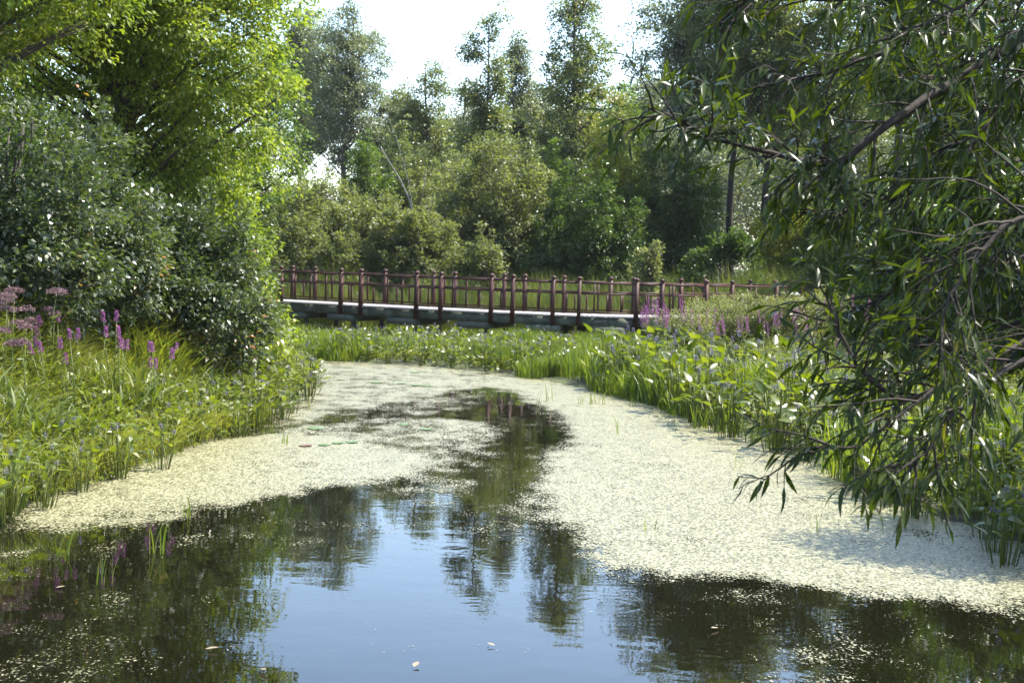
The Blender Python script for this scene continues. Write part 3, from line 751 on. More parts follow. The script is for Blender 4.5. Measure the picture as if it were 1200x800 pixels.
tree('maple_sapling', 'bright green low sapling at the water edge under the maple', 'sapling', b_, 3.6, [(-0.25, 0, 1.9, 0.75, 1.2, 1.6), (0.3, -0.5, 0.7, 0.8, 0.9, 0.65)], 230, 95, 0.36, 0.09, 'maple', 103, 0.04, 0.3, stems=5, gap=0.2, wood_parts=('stem', 'foliage'), n_limb=60, limb_r=0.5)

# ------------------------------------------------------------------ overhanging willow, right foreground
wx, wy = 3.75, 6.9
wz = gz(wx, wy)
wl = empty('willow_tree', (wx, wy, wz)); tag(wl, 'dark long leaved willow drooping over the pond from the right bank', 'willow')
rw = np.random.default_rng(77)
def wp(px, py, d):
    q = at(px, py, d); return np.array([q.x - wx, q.y - wy, q.z - wz])
mb = MB()
tpts = np.array([[0, 0, -0.3], [-0.02, 0.02, 0.5], [-0.05, 0.0, 1.2], [-0.1, 0.0, 2.0], [-0.12, 0.05, 2.8], [-0.05, 0.1, 3.8], [0.1, 0.15, 5.0], [0.15, 0.2, 6.2]])
tube(mb, tpts, [.24, .19, .17, .15, .13, .11, .07, .03], 12)
mb.build('trunk', M['dark_bark'], wl, True)
LIMBS = [
    ([(1330, -40, 6.5), (1200, 45, 6.1), (1130, 88, 5.95), (1060, 132, 5.8), (1000, 180, 5.7), (960, 187, 5.65), (930, 183, 5.6), (870, 170, 5.5), (815, 150, 5.4), (772, 128, 5.35)], 2.6, .028, 40),
    ([(1330, 330, 6.2), (1210, 420, 5.7), (1130, 448, 5.5), (1070, 468, 5.4), (1030, 452, 5.35), (1005, 420, 5.3), (985, 375, 5.3), (975, 335, 5.3)], 1.6, .016, 20),
    ([(1330, 360, 6.0), (1200, 405, 5.5), (1120, 445, 5.3), (1060, 485, 5.2), (1020, 518, 5.15), (985, 522, 5.1), (960, 530, 5.1)], 1.4, .012, 14),
    ([(1340, 120, 6.6), (1210, 185, 6.2), (1130, 210, 6.0), (1040, 232, 5.9), (1000, 245, 5.85), (960, 255, 5.8)], 2.2, .018, 30),
    ([(1340, -140, 6.8), (1200, -70, 6.4), (1080, -25, 6.1), (980, 0, 5.9), (900, -8, 5.8), (840, 25, 5.8)], 3.0, .026, 30),
    ([(1340, 240, 6.9), (1220, 300, 6.4), (1120, 330, 6.1), (1050, 345, 5.9), (985, 385, 5.8)], 1.9, .017, 32),
    ([(1330, 380, 5.6), (1190, 430, 5.1), (1110, 490, 4.95), (1070, 530, 4.9), (1045, 560, 4.85)], 1.5, .012, 13),
    ([(1340, 20, 7.2), (1220, 90, 7.0), (1120, 150, 6.9), (1060, 210, 6.8), (1010, 280, 6.7)], 2.4, .018, 32),
    ([(1340, 180, 7.3), (1230, 240, 7.2), (1150, 280, 7.1), (1100, 350, 7.0), (1060, 420, 6.9)], 2.0, .018, 32),
    ([(1340, -60, 7.6), (1220, 10, 7.4), (1130, 40, 7.2), (1040, 60, 7.0), (960, 90, 6.9), (880, 110, 6.8)], 2.8, .026, 30),
    ([(1340, 60, 6.2), (1250, 70, 6.0), (1190, 110, 5.9), (1150, 160, 5.8), (1110, 180, 5.7)], 2.4, .016, 26),
    ([(1340, 200, 6.2), (1260, 250, 6.0), (1200, 270, 5.9), (1140, 300, 5.8), (1090, 305, 5.7)], 2.0, .016, 26),
    ([(1340, 300, 6.4), (1260, 340, 6.2), (1200, 370, 6.1), (1130, 400, 6.0), (1080, 395, 5.9)], 1.8, .016, 26),
    ([(1340, -20, 7.4), (1250, 30, 7.2), (1180, 60, 7.0), (1110, 90, 6.9), (1030, 100, 6.8)], 2.6, .016, 26),
    ([(1340, -100, 6.0), (1260, -50, 5.8), (1180, -10, 5.7), (1120, 20, 5.6), (1060, 50, 5.6)], 2.8, .016, 26),
    ([(1340, 330, 7.4), (1240, 350, 7.2), (1170, 420, 7.0), (1120, 470, 6.9), (1090, 530, 6.8)], 1.6, .016, 26),
    ([(1320, 280, 5.4), (1210, 260, 5.0), (1160, 300, 4.9), (1120, 360, 4.8), (1110, 420, 4.8)], 1.8, .016, 16),
]
def spline(P, n):
    P = np.asarray(P); t = np.linspace(0, len(P) - 1, n)
    i = np.clip(t.astype(int), 0, len(P) - 2); f = (t - i)[:, None]
    p0 = P[np.maximum(i - 1, 0)]; p1 = P[i]; p2 = P[i + 1]; p3 = P[np.minimum(i + 2, len(P) - 1)]
    return 0.5 * (2 * p1 + (p2 - p0) * f + (2 * p0 - 5 * p1 + 4 * p2 - p3) * f ** 2 + (3 * p1 - p0 - 3 * p2 + p3) * f ** 3)
def twig_path(A, D, length, n, grav, jit=0.08):
    P = [np.array(A)]; d = np.array(D, float); d /= np.linalg.norm(d)
    for k in range(n):
        d = d + rw.normal(0, jit, 3) + np.array([0, 0, -grav]); d /= np.linalg.norm(d)
        P.append(P[-1] + d * length / n)
    return np.array(P)
for li, (pts, zj, r0, nsec) in enumerate(LIMBS):
    P = np.array([wp(*q) for q in pts])
    zt = zj
    J = np.array([np.interp(zt, tpts[:, 2], tpts[:, k]) for k in range(3)])
    P = np.vstack([J, P]); S = spline(P, 44)
    S[6:] += np.cumsum(rw.normal(0, 0.004, (38, 3)), 0)
    wood = MB(); tube(wood, S, np.linspace(r0, 0.004, 44), 7)
    LP, LD = [], []
    def leafy(T, step=0.026):
        seg = np.linalg.norm(np.diff(T, axis=0), axis=1); cum = np.r_[0, np.cumsum(seg)]
        s_ = np.arange(0.03, cum[-1], step); s_ = s_ + rw.uniform(-.006, .006, len(s_))
        Q = np.stack([np.interp(s_, cum, T[:, k]) for k in range(3)], 1)
        tg = np.stack([np.interp(s_, cum, np.gradient(T[:, k])) for k in range(3)], 1); tg = norm(tg)
        phi = np.arange(len(s_)) * 2.4 + rw.uniform(0, 6)
        ref = norm(np.cross(tg, np.array([0.1, 0.2, 1.0]))); oth = np.cross(tg, ref)
        side = ref * np.cos(phi)[:, None] + oth * np.sin(phi)[:, None]
        D = tg * 0.9 + side * 0.5 + rw.normal(0, .14, Q.shape); D[:, 2] -= 0.45
        LP.append(Q); LD.append(D)
    leafy(S[34:], 0.025)
    nsec = int(nsec * (1.4 if li in (0, 1, 2, 12) else 1.75))
    for k in range(nsec):
        i = int(5 + 38 * ((k + rw.random()) / nsec) ** (1.0 if li in (0, 4) else 1.5)); i = min(i, 42)
        tg = S[min(i + 1, 43)] - S[i - 1]; tg /= np.linalg.norm(tg)
        sd = rw.normal(0, 1, 3); sd -= tg * sd.dot(tg); sd /= np.linalg.norm(sd); sd[2] = sd[2] * 0.8 + 0.08
        ln = rw.uniform(0.25, 0.55) if i < 24 else rw.uniform(0.12, 0.34)
        T = twig_path(S[i], tg * 0.8 + sd * 0.8, ln, 9, 0.035)
        tube(wood, T, np.linspace(0.0055, 0.002, 10), 4)
        leafy(T[4:])
        for q in range(2 + int(rw.random() < 0.5)):
            j = rw.integers(2, 9); td = T[min(j + 1, 9)] - T[j - 1]; td /= np.linalg.norm(td)
            s2 = rw.normal(0, 1, 3); s2 -= td * s2.dot(td); s2 /= np.linalg.norm(s2)
            T2 = twig_path(T[j], td * 0.7 + s2 * 0.7, rw.uniform(0.08, 0.2), 6, 0.05)
            tube(wood, T2, np.linspace(0.003, 0.0014, 7), 3)
            leafy(T2)
    lb = wood.build('limb', M['dark_bark'], wl, True)
    LP = np.concatenate(LP); LD = np.concatenate(LD); n = len(LP)
    keep = rw.random(n) < 0.84; LP = LP[keep]; LD = LD[keep]; n = len(LP)
    Nn = rw.normal(0, 0.45, (n, 3)); Nn[:, 2] += 1
    Ls = rw.uniform(0.055, 0.112, n)
    fo = MB(); leaves_lance(fo, LP, LD, Nn, Ls, Ls * rw.uniform(0.16, 0.22, n), droop=rw.uniform(0.05, 0.4, n), prof=(0.35, 1.0, 0.72))
    fo.build('foliage', M['willow'], lb)

# second willow further back on the right bank, only leaf clumps
b_ = (6.6, 13.5, gz(6.6, 13.5) - .05)
tree('willow_shrub', 'dense dark willow bush on the right bank behind the drooping willow', 'shrub', b_, 4.6, [(0, 0, 2.8, 1.6, 1.6, 1.7), (-0.6, -0.2, 2.6, 1.3, 1.4, 1.3), (0, 0, 3.6, 1.4, 1.4, 1.2), (0.3, 0, 1.6, 1.3, 1.3, 1.0)], 330, 85, 0.42, 0.12, 'willow', 121, 0.06, 0.5, stems=7, aspect=0.22, lance=True, gap=0.2, wood_parts=('stem', 'foliage'), n_limb=90, limb_r=0.5)

# ------------------------------------------------------------------ marsh plants
def scatter(rng, n, x0, x1, y0, y1, smin=0.0, smax=99, poly=None, stream=STREAM):
    x = rng.uniform(x0, x1, n); y = rng.uniform(y0, y1, n)
    s = poly_sdf(x, y, stream); k = (s > smin) & (s < smax)
    if poly is not None: k &= poly_sdf(x, y, poly) < 0
    x, y = x[k], y[k]
    return np.stack([x, y, ground_z(x, y)], 1)
rg = np.random.default_rng(9)
def grass(name, label, cat, P, h0, h1, w0, w1, lean0, lean1, mat, curl=1.0, rise=0.0):
    n = len(P); mb = MB()
    hv = 0.8 + 0.25 * vnoise(P[:, 0] * 1.5, P[:, 1] * 1.5, 4)
    if rise: hv = hv * (1 - rise + rise * smooth(0.2, 2.2, poly_sdf(P[:, 0], P[:, 1], STREAM)))
    blades(mb, P - np.array([0, 0, 0.02]), rg.uniform(h0, h1, n) * hv, rg.uniform(w0, w1, n), rg.uniform(lean0, lean1, n), rg, curl=curl)
    return tag(mb.build(name, M[mat]), label, cat, kind='stuff')
P = scatter(rg, 125000, -11, -3.4, 8, 21.5, -0.05)
grass('sedge_grass', 'arching yellow green sedge grass covering the left bank', 'grass', P, 0.75, 1.35, 0.006, 0.013, 0.25, 1.2, 'sedge', rise=0.5)
P = scatter(rg, 50000, 2.8, 16, 12, 37, 0.7)
grass('meadow_grass', 'light green grass behind the pickerelweed on the right bank', 'grass', P, 0.4, 0.85, 0.008, 0.016, 0.2, 1.0, 'sedge')
P = scatter(rg, 52000, -14, 16, 45.5, 52, 0.5)
grass('reed_grass', 'tall upright reeds behind the footbridge', 'reeds', P, 1.1, 2.2, 0.010, 0.02, 0.1, 0.5, 'far_reed', 0.5)
P = scatter(rg, 14000, -14, 10, 33, 45.5, 0.5)
grass('marsh_grass', 'green marsh grass under the footbridge', 'grass', P, 0.2, 0.4, 0.012, 0.022, 0.1, 0.6, 'reed', 0.5)
BUR = W([(625, 440), (690, 452), (735, 462), (770, 432), (745, 395), (660, 392), (600, 408), (560, 420), (560, 432)])
P = scatter(rg, 30000, -3, 6, 24, 38, -0.1, 99, BUR)
grass('bur_reed_grass', 'bright upright bur reed at the water edge below the footbridge', 'reeds', P, 0.45, 0.75, 0.012, 0.022, 0.05, 0.35, 'reed', 0.4)
P = scatter(rg, 16000, -40, 40, 53, 90, 0.5)
grass('rough_grass', 'rough grass among the shrubs beyond the bridge', 'grass', P, 0.5, 1.2, 0.03, 0.05, 0.2, 0.8, 'far_reed', 0.5)
P = scatter(rg, 9000, -9, -4.2, 14.5, 22, 0.5)
grass('leafy_weeds', 'mixed green weeds between the sedge and the dark shrubs on the left bank', 'weeds', P, 0.6, 1.25, 0.03, 0.055, 0.3, 1.0, 'herb')
P = scatter(rg, 60000, 1.5, 8, 11.5, 31, -0.25, 1.5)
P = P[vnoise(P[:, 0] * 1.7, P[:, 1] * 1.1, 21) > 0.0]
grass('waterside_reed_grass', 'upright sword like reed blades among the pickerelweed on the right bank', 'reeds', P, 0.45, 0.95, 0.014, 0.026, 0.05, 0.6, 'reed', 0.6)
P = scatter(rg, 30000, -6, 3, 29, 35.5, -0.2, 3.0)
P = P[vnoise(P[:, 0] * 1.5, P[:, 1] * 1.1, 22) > 0.15]
grass('waterside_reed_grass', 'upright reed blades among the pickerelweed below the bridge', 'reeds', P, 0.35, 0.65, 0.014, 0.024, 0.05, 0.5, 'reed', 0.6)
# low broad leaved herbs that fill the banks
def herbs(name, label, P, z0, z1, leaf, mat, lance=False):
    n = len(P); mb = MB()
    Q = P.copy(); Q[:, 2] += rg.uniform(z0, z1, n)
    D = rg.normal(0, 1, (n, 3)); D[:, 2] = D[:, 2] * 0.5 + 0.25
    Nn = rg.normal(0, .5, (n, 3)); Nn[:, 2] += 1
    Ls = leaf * rg.uniform(.6, 1.4, n)
    leaves_quad(mb, Q, D, Nn, Ls, Ls * 0.42)
    return tag(mb.build(name, M[mat]), label, 'plants', kind='stuff')
P = scatter(rg, 70000, -11, -3.2, 8, 30, -0.15)
herbs('herb_vegetation', 'low leafy herbs among the sedge on the left bank', P, 0.02, 0.55, 0.09, 'herb')
P = scatter(rg, 60000, 2.4, 14, 11, 36, 0.05)
herbs('herb_vegetation', 'low leafy herbs among the pickerelweed on the right bank', P, 0.02, 0.5, 0.11, 'herb')
P = scatter(rg, 30000, -10, 4, 30.3, 39, 0.05)
herbs('herb_vegetation', 'low leafy herbs in the marsh below the footbridge', P, 0.02, 0.28, 0.11, 'herb')

# pickerelweed: leaf clump with violet spikes
def pickerel(seed, nl=15, h=0.72, spread=0.30, nf=3, name='pickerelweed_plant'):
    r_ = np.random.default_rng(seed); mb = MB(); Ps, Ds, Ls = [], [], []
    for k in range(nl):
        a = r_.uniform(0, 6.28); rr = r_.uniform(0.02, spread); hh = h * r_.uniform(0.45, 1.0)
        top = np.array([math.cos(a) * rr, math.sin(a) * rr, hh])
        bot = np.array([math.cos(a) * rr * 0.35, math.sin(a) * rr * 0.35, -0.1])
        tube(mb, [bot, (bot + top) / 2 + np.array([0, 0, .03]), top], [.007, .006, .004], 4)
        Ps.append(top); Ds.append([math.cos(a + r_.normal(0, .5)) * 0.8, math.sin(a + r_.normal(0, .5)) * 0.8, r_.uniform(-0.2, 1.1)]); Ls.append(r_.uniform(.13, .21))
    Ps = np.array(Ps); Ds = np.array(Ds); Ls = np.array(Ls)
    Nn = r_.normal(0, .3, Ps.shape); Nn[:, 2] += 1; Nn -= norm(Ds) * 0.3
    leaves_lance(mb, Ps, Ds, Nn, Ls, Ls * r_.uniform(.42, .56, nl), droop=r_.uniform(.05, .35, nl), prof=(0.85, 1.0, 0.62), pos=(0.04, 0.3, 0.68))
    o = mb.build(name, M['pickerel'])
    for k in range(nf):
        a = r_.uniform(0, 6.28); rr = r_.uniform(0.0, spread * 0.8); z0 = h * r_.uniform(0.85, 1.08)
        fb = MB(); c = np.array([math.cos(a) * rr, math.sin(a) * rr, z0])
        tube(fb, [c * np.array([.4, .4, 0]), c * np.array([.8, .8, .5]), c, c + np.array([0, 0, .07])], [.006, .005, .006, .003], 4, 1)
        n = 34; t = (np.arange(n) + r_.random(n)) / n; ph = r_.uniform(0, 6.28, n)
        Q = c + np.stack([np.cos(ph) * .012, np.sin(ph) * .012, t * 0.07], 1)
        D = np.stack([np.cos(ph), np.sin(ph), r_.uniform(-.2, .6, n)], 1)
        leaves_quad(fb, Q, D, r_.normal(0, 1, (n, 3)) + np.array([0, 0, .6]), np.full(n, .017), np.full(n, .014))
        fb.build('flower_spike', [M['violet'], M['pickerel']], o)
    return o
protos = [pickerel(200 + k, nf=(1, 2, 2, 1)[k]) for k in range(4)]
def spread_points(rng, cand, mind, nmax):
    out = []
    for p_ in cand:
        if all((p_[0] - q[0]) ** 2 + (p_[1] - q[1]) ** 2 > mind * mind for q in out):
            out.append(p_)
            if len(out) >= nmax: break
    return out
used_proto = set()
def plant_out(pts, label, group, rng, s0=0.85, s1=1.25):
    for p_ in pts:
        k = int(rng.integers(4)); rz = rng.uniform(0, 6.28); sc = rng.uniform(s0, s1) * float(np.interp(p_[1], [13, 19], [0.68, 1.0]) if p_[0] > 0 else 1.0)
        if k not in used_proto:
            used_proto.add(k); o = protos[k]; o.location = p_; o.rotation_euler = (0, 0, rz); o.scale = (sc,) * 3
        else:
            o = copy_tree(protos[k], p_, rz, sc)
        tag(o, label, 'pickerelweed', group)
rp = np.random.default_rng(31)
P = scatter(rp, 4000, -4.4, 2.2, 28, 37, -0.05, 4.5); P = P[(P[:, 1] > 29.5)]
plant_out(spread_points(rp, P, 0.42, 105), 'pickerelweed clump with violet spikes in the band just below the footbridge', 'pickerelweed below the footbridge', rp, 0.65, 0.9)
P = scatter(rp, 5000, 1.8, 8, 11.8, 29, -0.3, 2.2)
plant_out(spread_points(rp, P, 0.46, 105), 'pickerelweed clump with violet spikes along the right edge of the pond', 'pickerelweed along the right bank', rp, 0.95, 1.4)
P = scatter(rp, 4000, -8, -4, 11.2, 14.2, -0.3, 1.0)
plant_out(spread_points(rp, P, 0.33, 26), 'pickerelweed clump with violet spikes at the near left corner of the pond', 'pickerelweed at the near left corner', rp, 0.6, 0.85)
P = scatter(rp, 4000, -8, -3, 14.5, 30, -0.35, 0.9)
P = P[(P[:, 1] > 17.0) | (rp.random(len(P)) < .08)]
plant_out(spread_points(rp, P, 0.46, 60), 'pickerelweed clump with violet spikes along the left edge of the pond', 'pickerelweed along the left bank', rp, 0.65, 0.95)

# tall flowering perennials
def spire_plant(name, label, cat, group, p_, h, n_st, spread, mat, seed, leafmat='herb', spike=0.2, head=None):
    r_ = np.random.default_rng(seed); root = empty(name, p_); tag(root, label, cat, group)
    st = MB(); tips = []
    for k in range(n_st):
        a = r_.uniform(0, 6.28); rr = spread * math.sqrt(r_.random()); hh = h * r_.uniform(.72, 1.0)
        B = np.array([math.cos(a) * rr * .4, math.sin(a) * rr * .4, -.05]); T = np.array([math.cos(a) * rr, math.sin(a) * rr, hh])
        Mi = (B + T) / 2 + r_.normal(0, .03, 3)
        tube(st, [B, Mi, T], [.007, .006, .003], 4)
        n = int(26 * hh); t = r_.uniform(.12, .85, n)[:, None]
        Q = (1 - t) ** 2 * B + 2 * t * (1 - t) * Mi + t ** 2 * T
        D = r_.normal(0, 1, (n, 3)); D[:, 2] = .35
        Nn = np.tile([0, 0, 1.0], (n, 1)) + r_.normal(0, .4, (n, 3))
        leaves_quad(st, Q, D, Nn, r_.uniform(.06, .12, n), r_.uniform(.016, .028, n))
        tips.append((T, norm((T - Mi)[None])[0]))
    st.build('stem', M[leafmat], root)
    for T, d in tips:
        fb = MB()
        if head is None:
            n = 70; t = (np.arange(n) + r_.random(n)) / n; ph = r_.uniform(0, 6.28, n); rad = .015 * (1.1 - t)
            Q = T - d * spike * .5 + d * (t * spike)[:, None] + np.stack([np.cos(ph) * rad, np.sin(ph) * rad, 0 * t], 1)
            D = np.stack([np.cos(ph), np.sin(ph), r_.uniform(0, .8, n)], 1); sz = r_.uniform(.016, .028, n)
            leaves_quad(fb, Q, D, r_.normal(0, 1, (n, 3)), sz, sz * .8)
            fb.build('flower_spike', M[mat], root)
        else:
            n = 240; ph = r_.uniform(0, 6.28, n); rad = head * np.sqrt(r_.random(n))
            Q = T + np.stack([np.cos(ph) * rad, np.sin(ph) * rad, .35 * head * (1 - (rad / head) ** 2) + r_.normal(0, .012, n)], 1)
            D = r_.normal(0, 1, (n, 3)); D[:, 2] = np.abs(D[:, 2]); sz = r_.uniform(.018, .03, n)
            leaves_quad(fb, Q, D, r_.normal(0, 1, (n, 3)), sz, sz * .8)
            fb.build('flower_head', M[mat], root)
    return root
def spot(px, d):
    q = at(px, 340, d); return (q.x, q.y, gz(q.x, q.y))
def hgt(px, py, d):
    return at(px, py, d).z - spot(px, d)[2]
LS = 'purple loosestrife clumps on the right bank'
for k, (lab, px, py, d, n_, sp_) in enumerate([
        ('bright magenta loosestrife clump standing alone before the bridge deck', 766, 360, 31, 13, .34),
        ('tall loosestrife with a single high spike before the bridge railing', 806, 350, 32.5, 4, .18),
        ('loosestrife clump right of the bright magenta one, shorter and thinner', 826, 375, 31, 5, .3),
        ('loosestrife at the centre of the pale herbs, below the bridge railing', 870, 382, 30, 6, .35),
        ('loosestrife clump among pale herbs left of the last bridge post', 902, 372, 29, 6, .35),
        ('loosestrife clump directly below the last bridge post', 932, 362, 30, 6, .3),
        ('loosestrife seen through the lower willow twigs, nearest the right side', 1002, 350, 28, 7, .4),
        ('low pale loosestrife in front of the willow gap', 960, 376, 26, 5, .35)]):
    spire_plant('loosestrife_plant', lab, 'loosestrife', LS, spot(px, d), hgt(px, py - 4, d), int(n_ * (1.9 if k == 0 else 1.0)), sp_ * (1 if k == 0 else 1.5), 'magenta', 300 + k, spike=0.34)
for k, (lab, px, py, d, n_, sp_) in enumerate([
        ('bright loosestrife clump with tall spikes before the silvery shrub', 137, 368, 17.5, 6, .2),
        ('loosestrife clump in the sedge left of the bright tall one', 96, 386, 16.5, 7, .3),
        ('small loosestrife lower down towards the pond, by the pickerelweed', 182, 404, 17.5, 6, .25),
        ('thin loosestrife beside the dusky pink flower heads', 62, 372, 17, 4, .25)]):
    spire_plant('loosestrife_plant', lab, 'loosestrife', 'purple loosestrife clumps on the left bank', spot(px, d), hgt(px, py, d), n_, sp_ * 2.0, 'magenta', 320 + k, spike=.13)
for k, (lab, px, py, d, n_, hd) in enumerate([
        ('dusky pink headed weed at the very left margin of the bank', 4, 338, 16, 5, .13),
        ('dusky pink headed weed with broad heads second from the left margin', 32, 342, 16.5, 6, .14),
        ('dusky pink headed weed with one tall head before the dark shrub', 78, 326, 17.5, 3, .10),
        ('faded pink weed heads low in the sedge below the broad pink heads', 28, 372, 15.5, 4, .11)]):
    spire_plant('pink_headed_weed', lab, 'pink headed weed', 'dusky pink headed weed on the left bank', spot(px, d), hgt(px, py, d), n_, .33, 'dusky_pink', 340 + k, head=hd * .8)
for k, (lab, px, py, d) in enumerate([('white umbel flowered plant at the last bridge post', 932, 340, 33), ('shorter white umbel flowered plant right of the last bridge post', 950, 352, 33.5)]):
    spire_plant('umbel_plant', lab, 'wild flower', 'white umbel flowers by the bridge end', spot(px, d), hgt(px, py, d), 3, .2, 'white_petal', 350 + k, head=.10)
# pale feathery goldenrod-like herbs in front of the right end of the bridge
for k, (lab, px, py, d, w_) in enumerate([
        ('pale feathery herb clump covering the foot of the bridge railing', 845, 350, 34, 1.1), ('pale feathery herb clump right of centre before the railing', 885, 348, 33, 1.1),
        ('pale feathery herb clump below the last bridge posts', 925, 352, 32.5, 1.0), ('pale herb clump left of the others beside the single high loosestrife', 805, 368, 33, .9),
        ('pale herb clump at the willow twigs, farthest right of the herbs', 968, 345, 33, 1.2)]):
    b_ = spot(px, d); H = hgt(px, py - 6, d); w_ *= 1.3
    tree('feathery_herb', lab, 'herb', b_, H, [(0, 0, H * .6, w_ * .6, w_ * .6, H * .42), (.2, -.1, H * .35, w_ * .7, w_ * .7, H * .32)], 260, 70, .17, .055, 'silver_herb', 360 + k, .01, 0.0, stems=9, aspect=.4, group='pale feathery herbs before the bridge end', wood_parts=('stem', 'foliage'), n_limb=50, limb_r=.5)

# sword leaved clumps
def sword(name, label, p_, n, h, seed, lean0=.3, lean1=1.2, w=.022, mat='reed', group=None, cat='iris clump', spread=.16):
    r_ = np.random.default_rng(seed); mb = MB()
    a = r_.uniform(0, 6.28, n); rr = spread * np.sqrt(r_.random(n))
    P = np.stack([np.cos(a) * rr, np.sin(a) * rr, np.full(n, -.05)], 1)
    blades(mb, P, r_.uniform(.6, 1.1, n) * h, r_.uniform(.7, 1.2, n) * w, r_.uniform(lean0, lean1, n), r_)
    o = mb.build(name, M[mat]); o.location = p_
    return tag(o, label, cat, group)
for k, (lab, px, py, h_) in enumerate([('sword leaved clump at the left margin, nearest the camera', 8, 590, .85), ('sword leaved clump behind the nearest one on the left edge', 45, 560, .7), ('sword leaved clump in the sedge above the left edge clumps', 12, 520, .85)]):
    q = on_ground(px, py, .05); sword('iris_plant', lab, (q.x, q.y, max(gz(q.x, q.y), -.02)), 34, h_, 400 + k, group='sword leaved clumps on the left edge')
for k, (lab, px, py, h_) in enumerate([('arching sword leaved clump at the right margin of the pond', 1185, 628, .75), ('sword leaved clump left of the arching one on the right edge', 1120, 598, .6), ('sword leaved clump in the pickerelweed under the willow', 1060, 572, .6), ('upright sword leaved clump at the bend of the right bank', 835, 496, .5)]):
    q = on_ground(px, py, .03); sword('iris_plant', lab, (q.x, q.y, max(gz(q.x, q.y), -.02)), 34, h_, 410 + k, group='sword leaved clumps on the right edge')
# reed shoots standing in the water: several blades each
SHOOTS = [(70, 650, .30, 7, 'reed shoots in the dark water nearest the left margin'), (185, 648, .34, 8, 'largest tuft of reed shoots in the dark water left of centre'), (123, 684, .30, 6, 'reed shoots lowest and nearest the camera, dark water left'),
          (222, 606, .26, 6, 'reed shoots on the edge of the left duckweed mat'), (138, 556, .26, 5, 'short reed shoots beside the left bank on the duckweed'), (335, 520, .25, 6, 'reed shoots in the inlet below the left pickerelweed'),
          (316, 508, .2, 5, 'shorter reed shoots tucked under the left pickerelweed'), (362, 480, .3, 4, 'thin reed shoots in the far left water'), (628, 476, .35, 3, 'thin single file reed shoots leftmost on the right mat'),
          (644, 470, .42, 7, 'reed shoots second from the left on the far right mat'), (680, 474, .3, 5, 'reed shoots third from the left on the far right mat'), (695, 474, .4, 7, 'thickest reed shoots near the far edge of the right mat'),
          (706, 474, .35, 6, 'reed shoots directly right of the thickest ones'), (742, 476, .3, 6, 'reed shoots rightmost of the far row on the mat'), (722, 508, .42, 4, 'pair of leaning reed shoots alone in the middle of the right mat'),
          (787, 500, .35, 3, 'wispy reed shoots left of the bank bend on the mat'), (866, 548, .3, 4, 'reed shoots on the mat below the bank bend'), (960, 622, .27, 4, 'two tall reed shoots on the mat under the willow tips'), (764, 622, .22, 3, 'faint lone reed shoots on the near part of the right mat')]
for k, (px, py, h_, n_, lab) in enumerate(SHOOTS):
    q = on_ground(px, py, 0); sword('reed_tuft', lab, (q.x, q.y, 0), n_, h_, 430 + k, .05, .45, .011, 'reed', 'reed shoots standing in the water', 'reed tuft', .07)
# dense short reeds where the right bank bends
for k, (px, py) in enumerate([(812, 492), (822, 500), (845, 505), (862, 510), (882, 516), (905, 524), (925, 528)]):
    q = on_ground(px, py + 2, 0); sword('reed_tuft', 'thick green reed tuft at the bend of the right bank', (q.x, q.y, 0), 16, .5, 460 + k, .05, .4, .018, 'reed', 'reed tufts at the bank bend', 'reed tuft', .12)

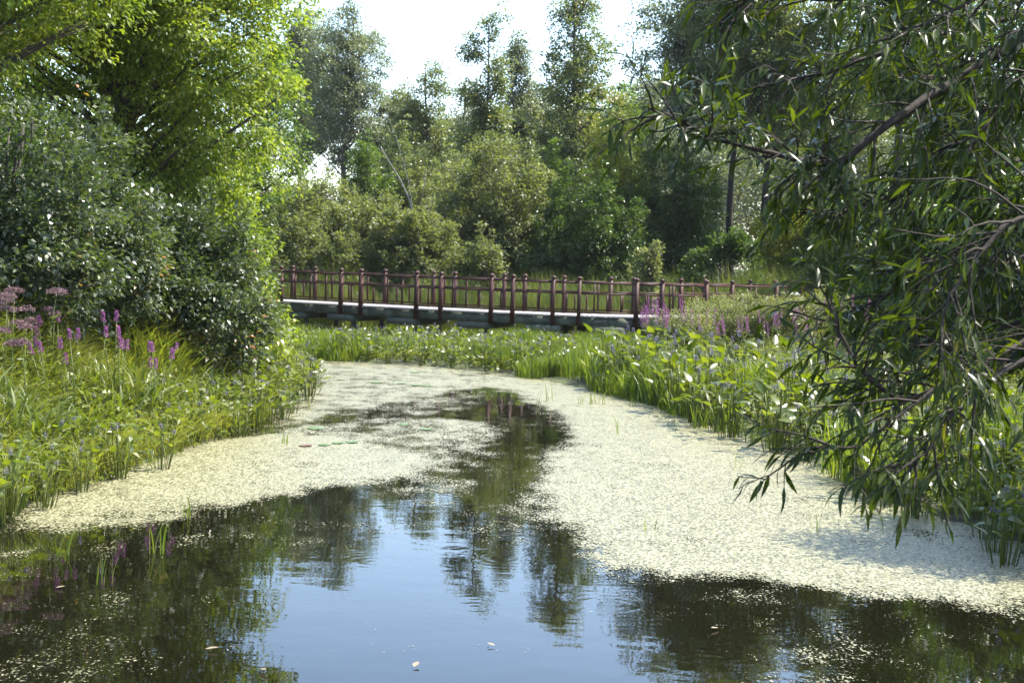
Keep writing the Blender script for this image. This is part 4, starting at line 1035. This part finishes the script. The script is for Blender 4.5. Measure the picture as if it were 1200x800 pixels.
# lily pads and fallen leaves on the water
def pad(label, px, py, r_, mat, seed, name='lily_pad', group='lily pads on the far water'):
    q = on_ground(px, py, 0); rr = np.random.default_rng(seed); n = 18; a0 = rr.uniform(0, 6.28)
    a = a0 + np.linspace(.22, 2 * math.pi - .22, n); rad = r_ * (1 + .06 * np.sin(a * 3))
    V = [(0, 0, .012)] + [(math.cos(t) * u, math.sin(t) * u, .012 + .012 * rr.random()) for t, u in zip(a, rad)]
    V2 = [(x, y, z - .004) for x, y, z in V]
    F = [[0, i, i + 1] for i in range(1, n)] + [[n + 1, n + 2 + i, n + 1 + i] for i in range(0, n - 1)]
    mb = MB(); mb.add(V + V2, np.array(F)); o = mb.build(name, M[mat], smooth_shade=True); o.location = (q.x, q.y, 0)
    return tag(o, label, 'lily pad', group)
PADS = [(412, 519, .085, 'lily', 'green lily pad rightmost of the row near the left bank'), (396, 520, .08, 'lily', 'green lily pad in the middle of the row near the left bank'), (380, 522, .08, 'lily', 'green lily pad left of the middle in the row near the left bank'),
        (358, 523, .085, 'lily_red', 'reddish lily pad at the left end of the row near the left bank'), (370, 503, .12, 'lily', 'lone lily pad above the row near the left bank'), (489, 452, .13, 'lily', 'far lily pad in the middle of the far water, largest'),
        (441, 449, .12, 'lily', 'far lily pad left of the largest one'), (470, 450, .1, 'lily', 'small far lily pad just left of the largest one'), (486, 437, .1, 'lily', 'farthest lily pad towards the far bank'), (501, 453, .1, 'lily', 'small far lily pad just right of the largest one'),
        (472, 498, .1, 'lily', 'small lily pad on the middle duckweed patch, left'), (500, 504, .1, 'lily', 'small lily pad on the middle duckweed patch, right')]
for k, (px, py, r_, mt, lab) in enumerate(PADS):
    pad(lab, px, py, r_, mt, 500 + k)
LEAF = [(240, 762, .045, 'pale fallen leaf floating on the dark water bottom left'), (485, 783, .04, 'pale fallen leaf floating on the sky reflection'), (580, 758, .03, 'small pale leaf on the sky reflection right of the other'), (842, 737, .04, 'pale fallen leaf on dark water below the right mat'),
        (306, 785, .035, 'pale fallen leaf at the bottom edge left of the sky reflection'), (65, 690, .035, 'brown fallen leaf on the dark water at left')]
for k, (px, py, r_, lab) in enumerate(LEAF):
    q = on_ground(px, py, 0); mb = MB(); a = k * 1.3
    leaves_lance(mb, np.array([[0, 0, .012]]), np.array([[math.cos(a), math.sin(a), .05]]), np.array([[0, 0, 1.]]), np.array([r_ * 2]), np.array([r_]), droop=-.1)
    o = mb.build('fallen_leaf', M['dead_leaf']); o.location = (q.x, q.y, 0); tag(o, lab, 'leaf', 'fallen leaves on the water')
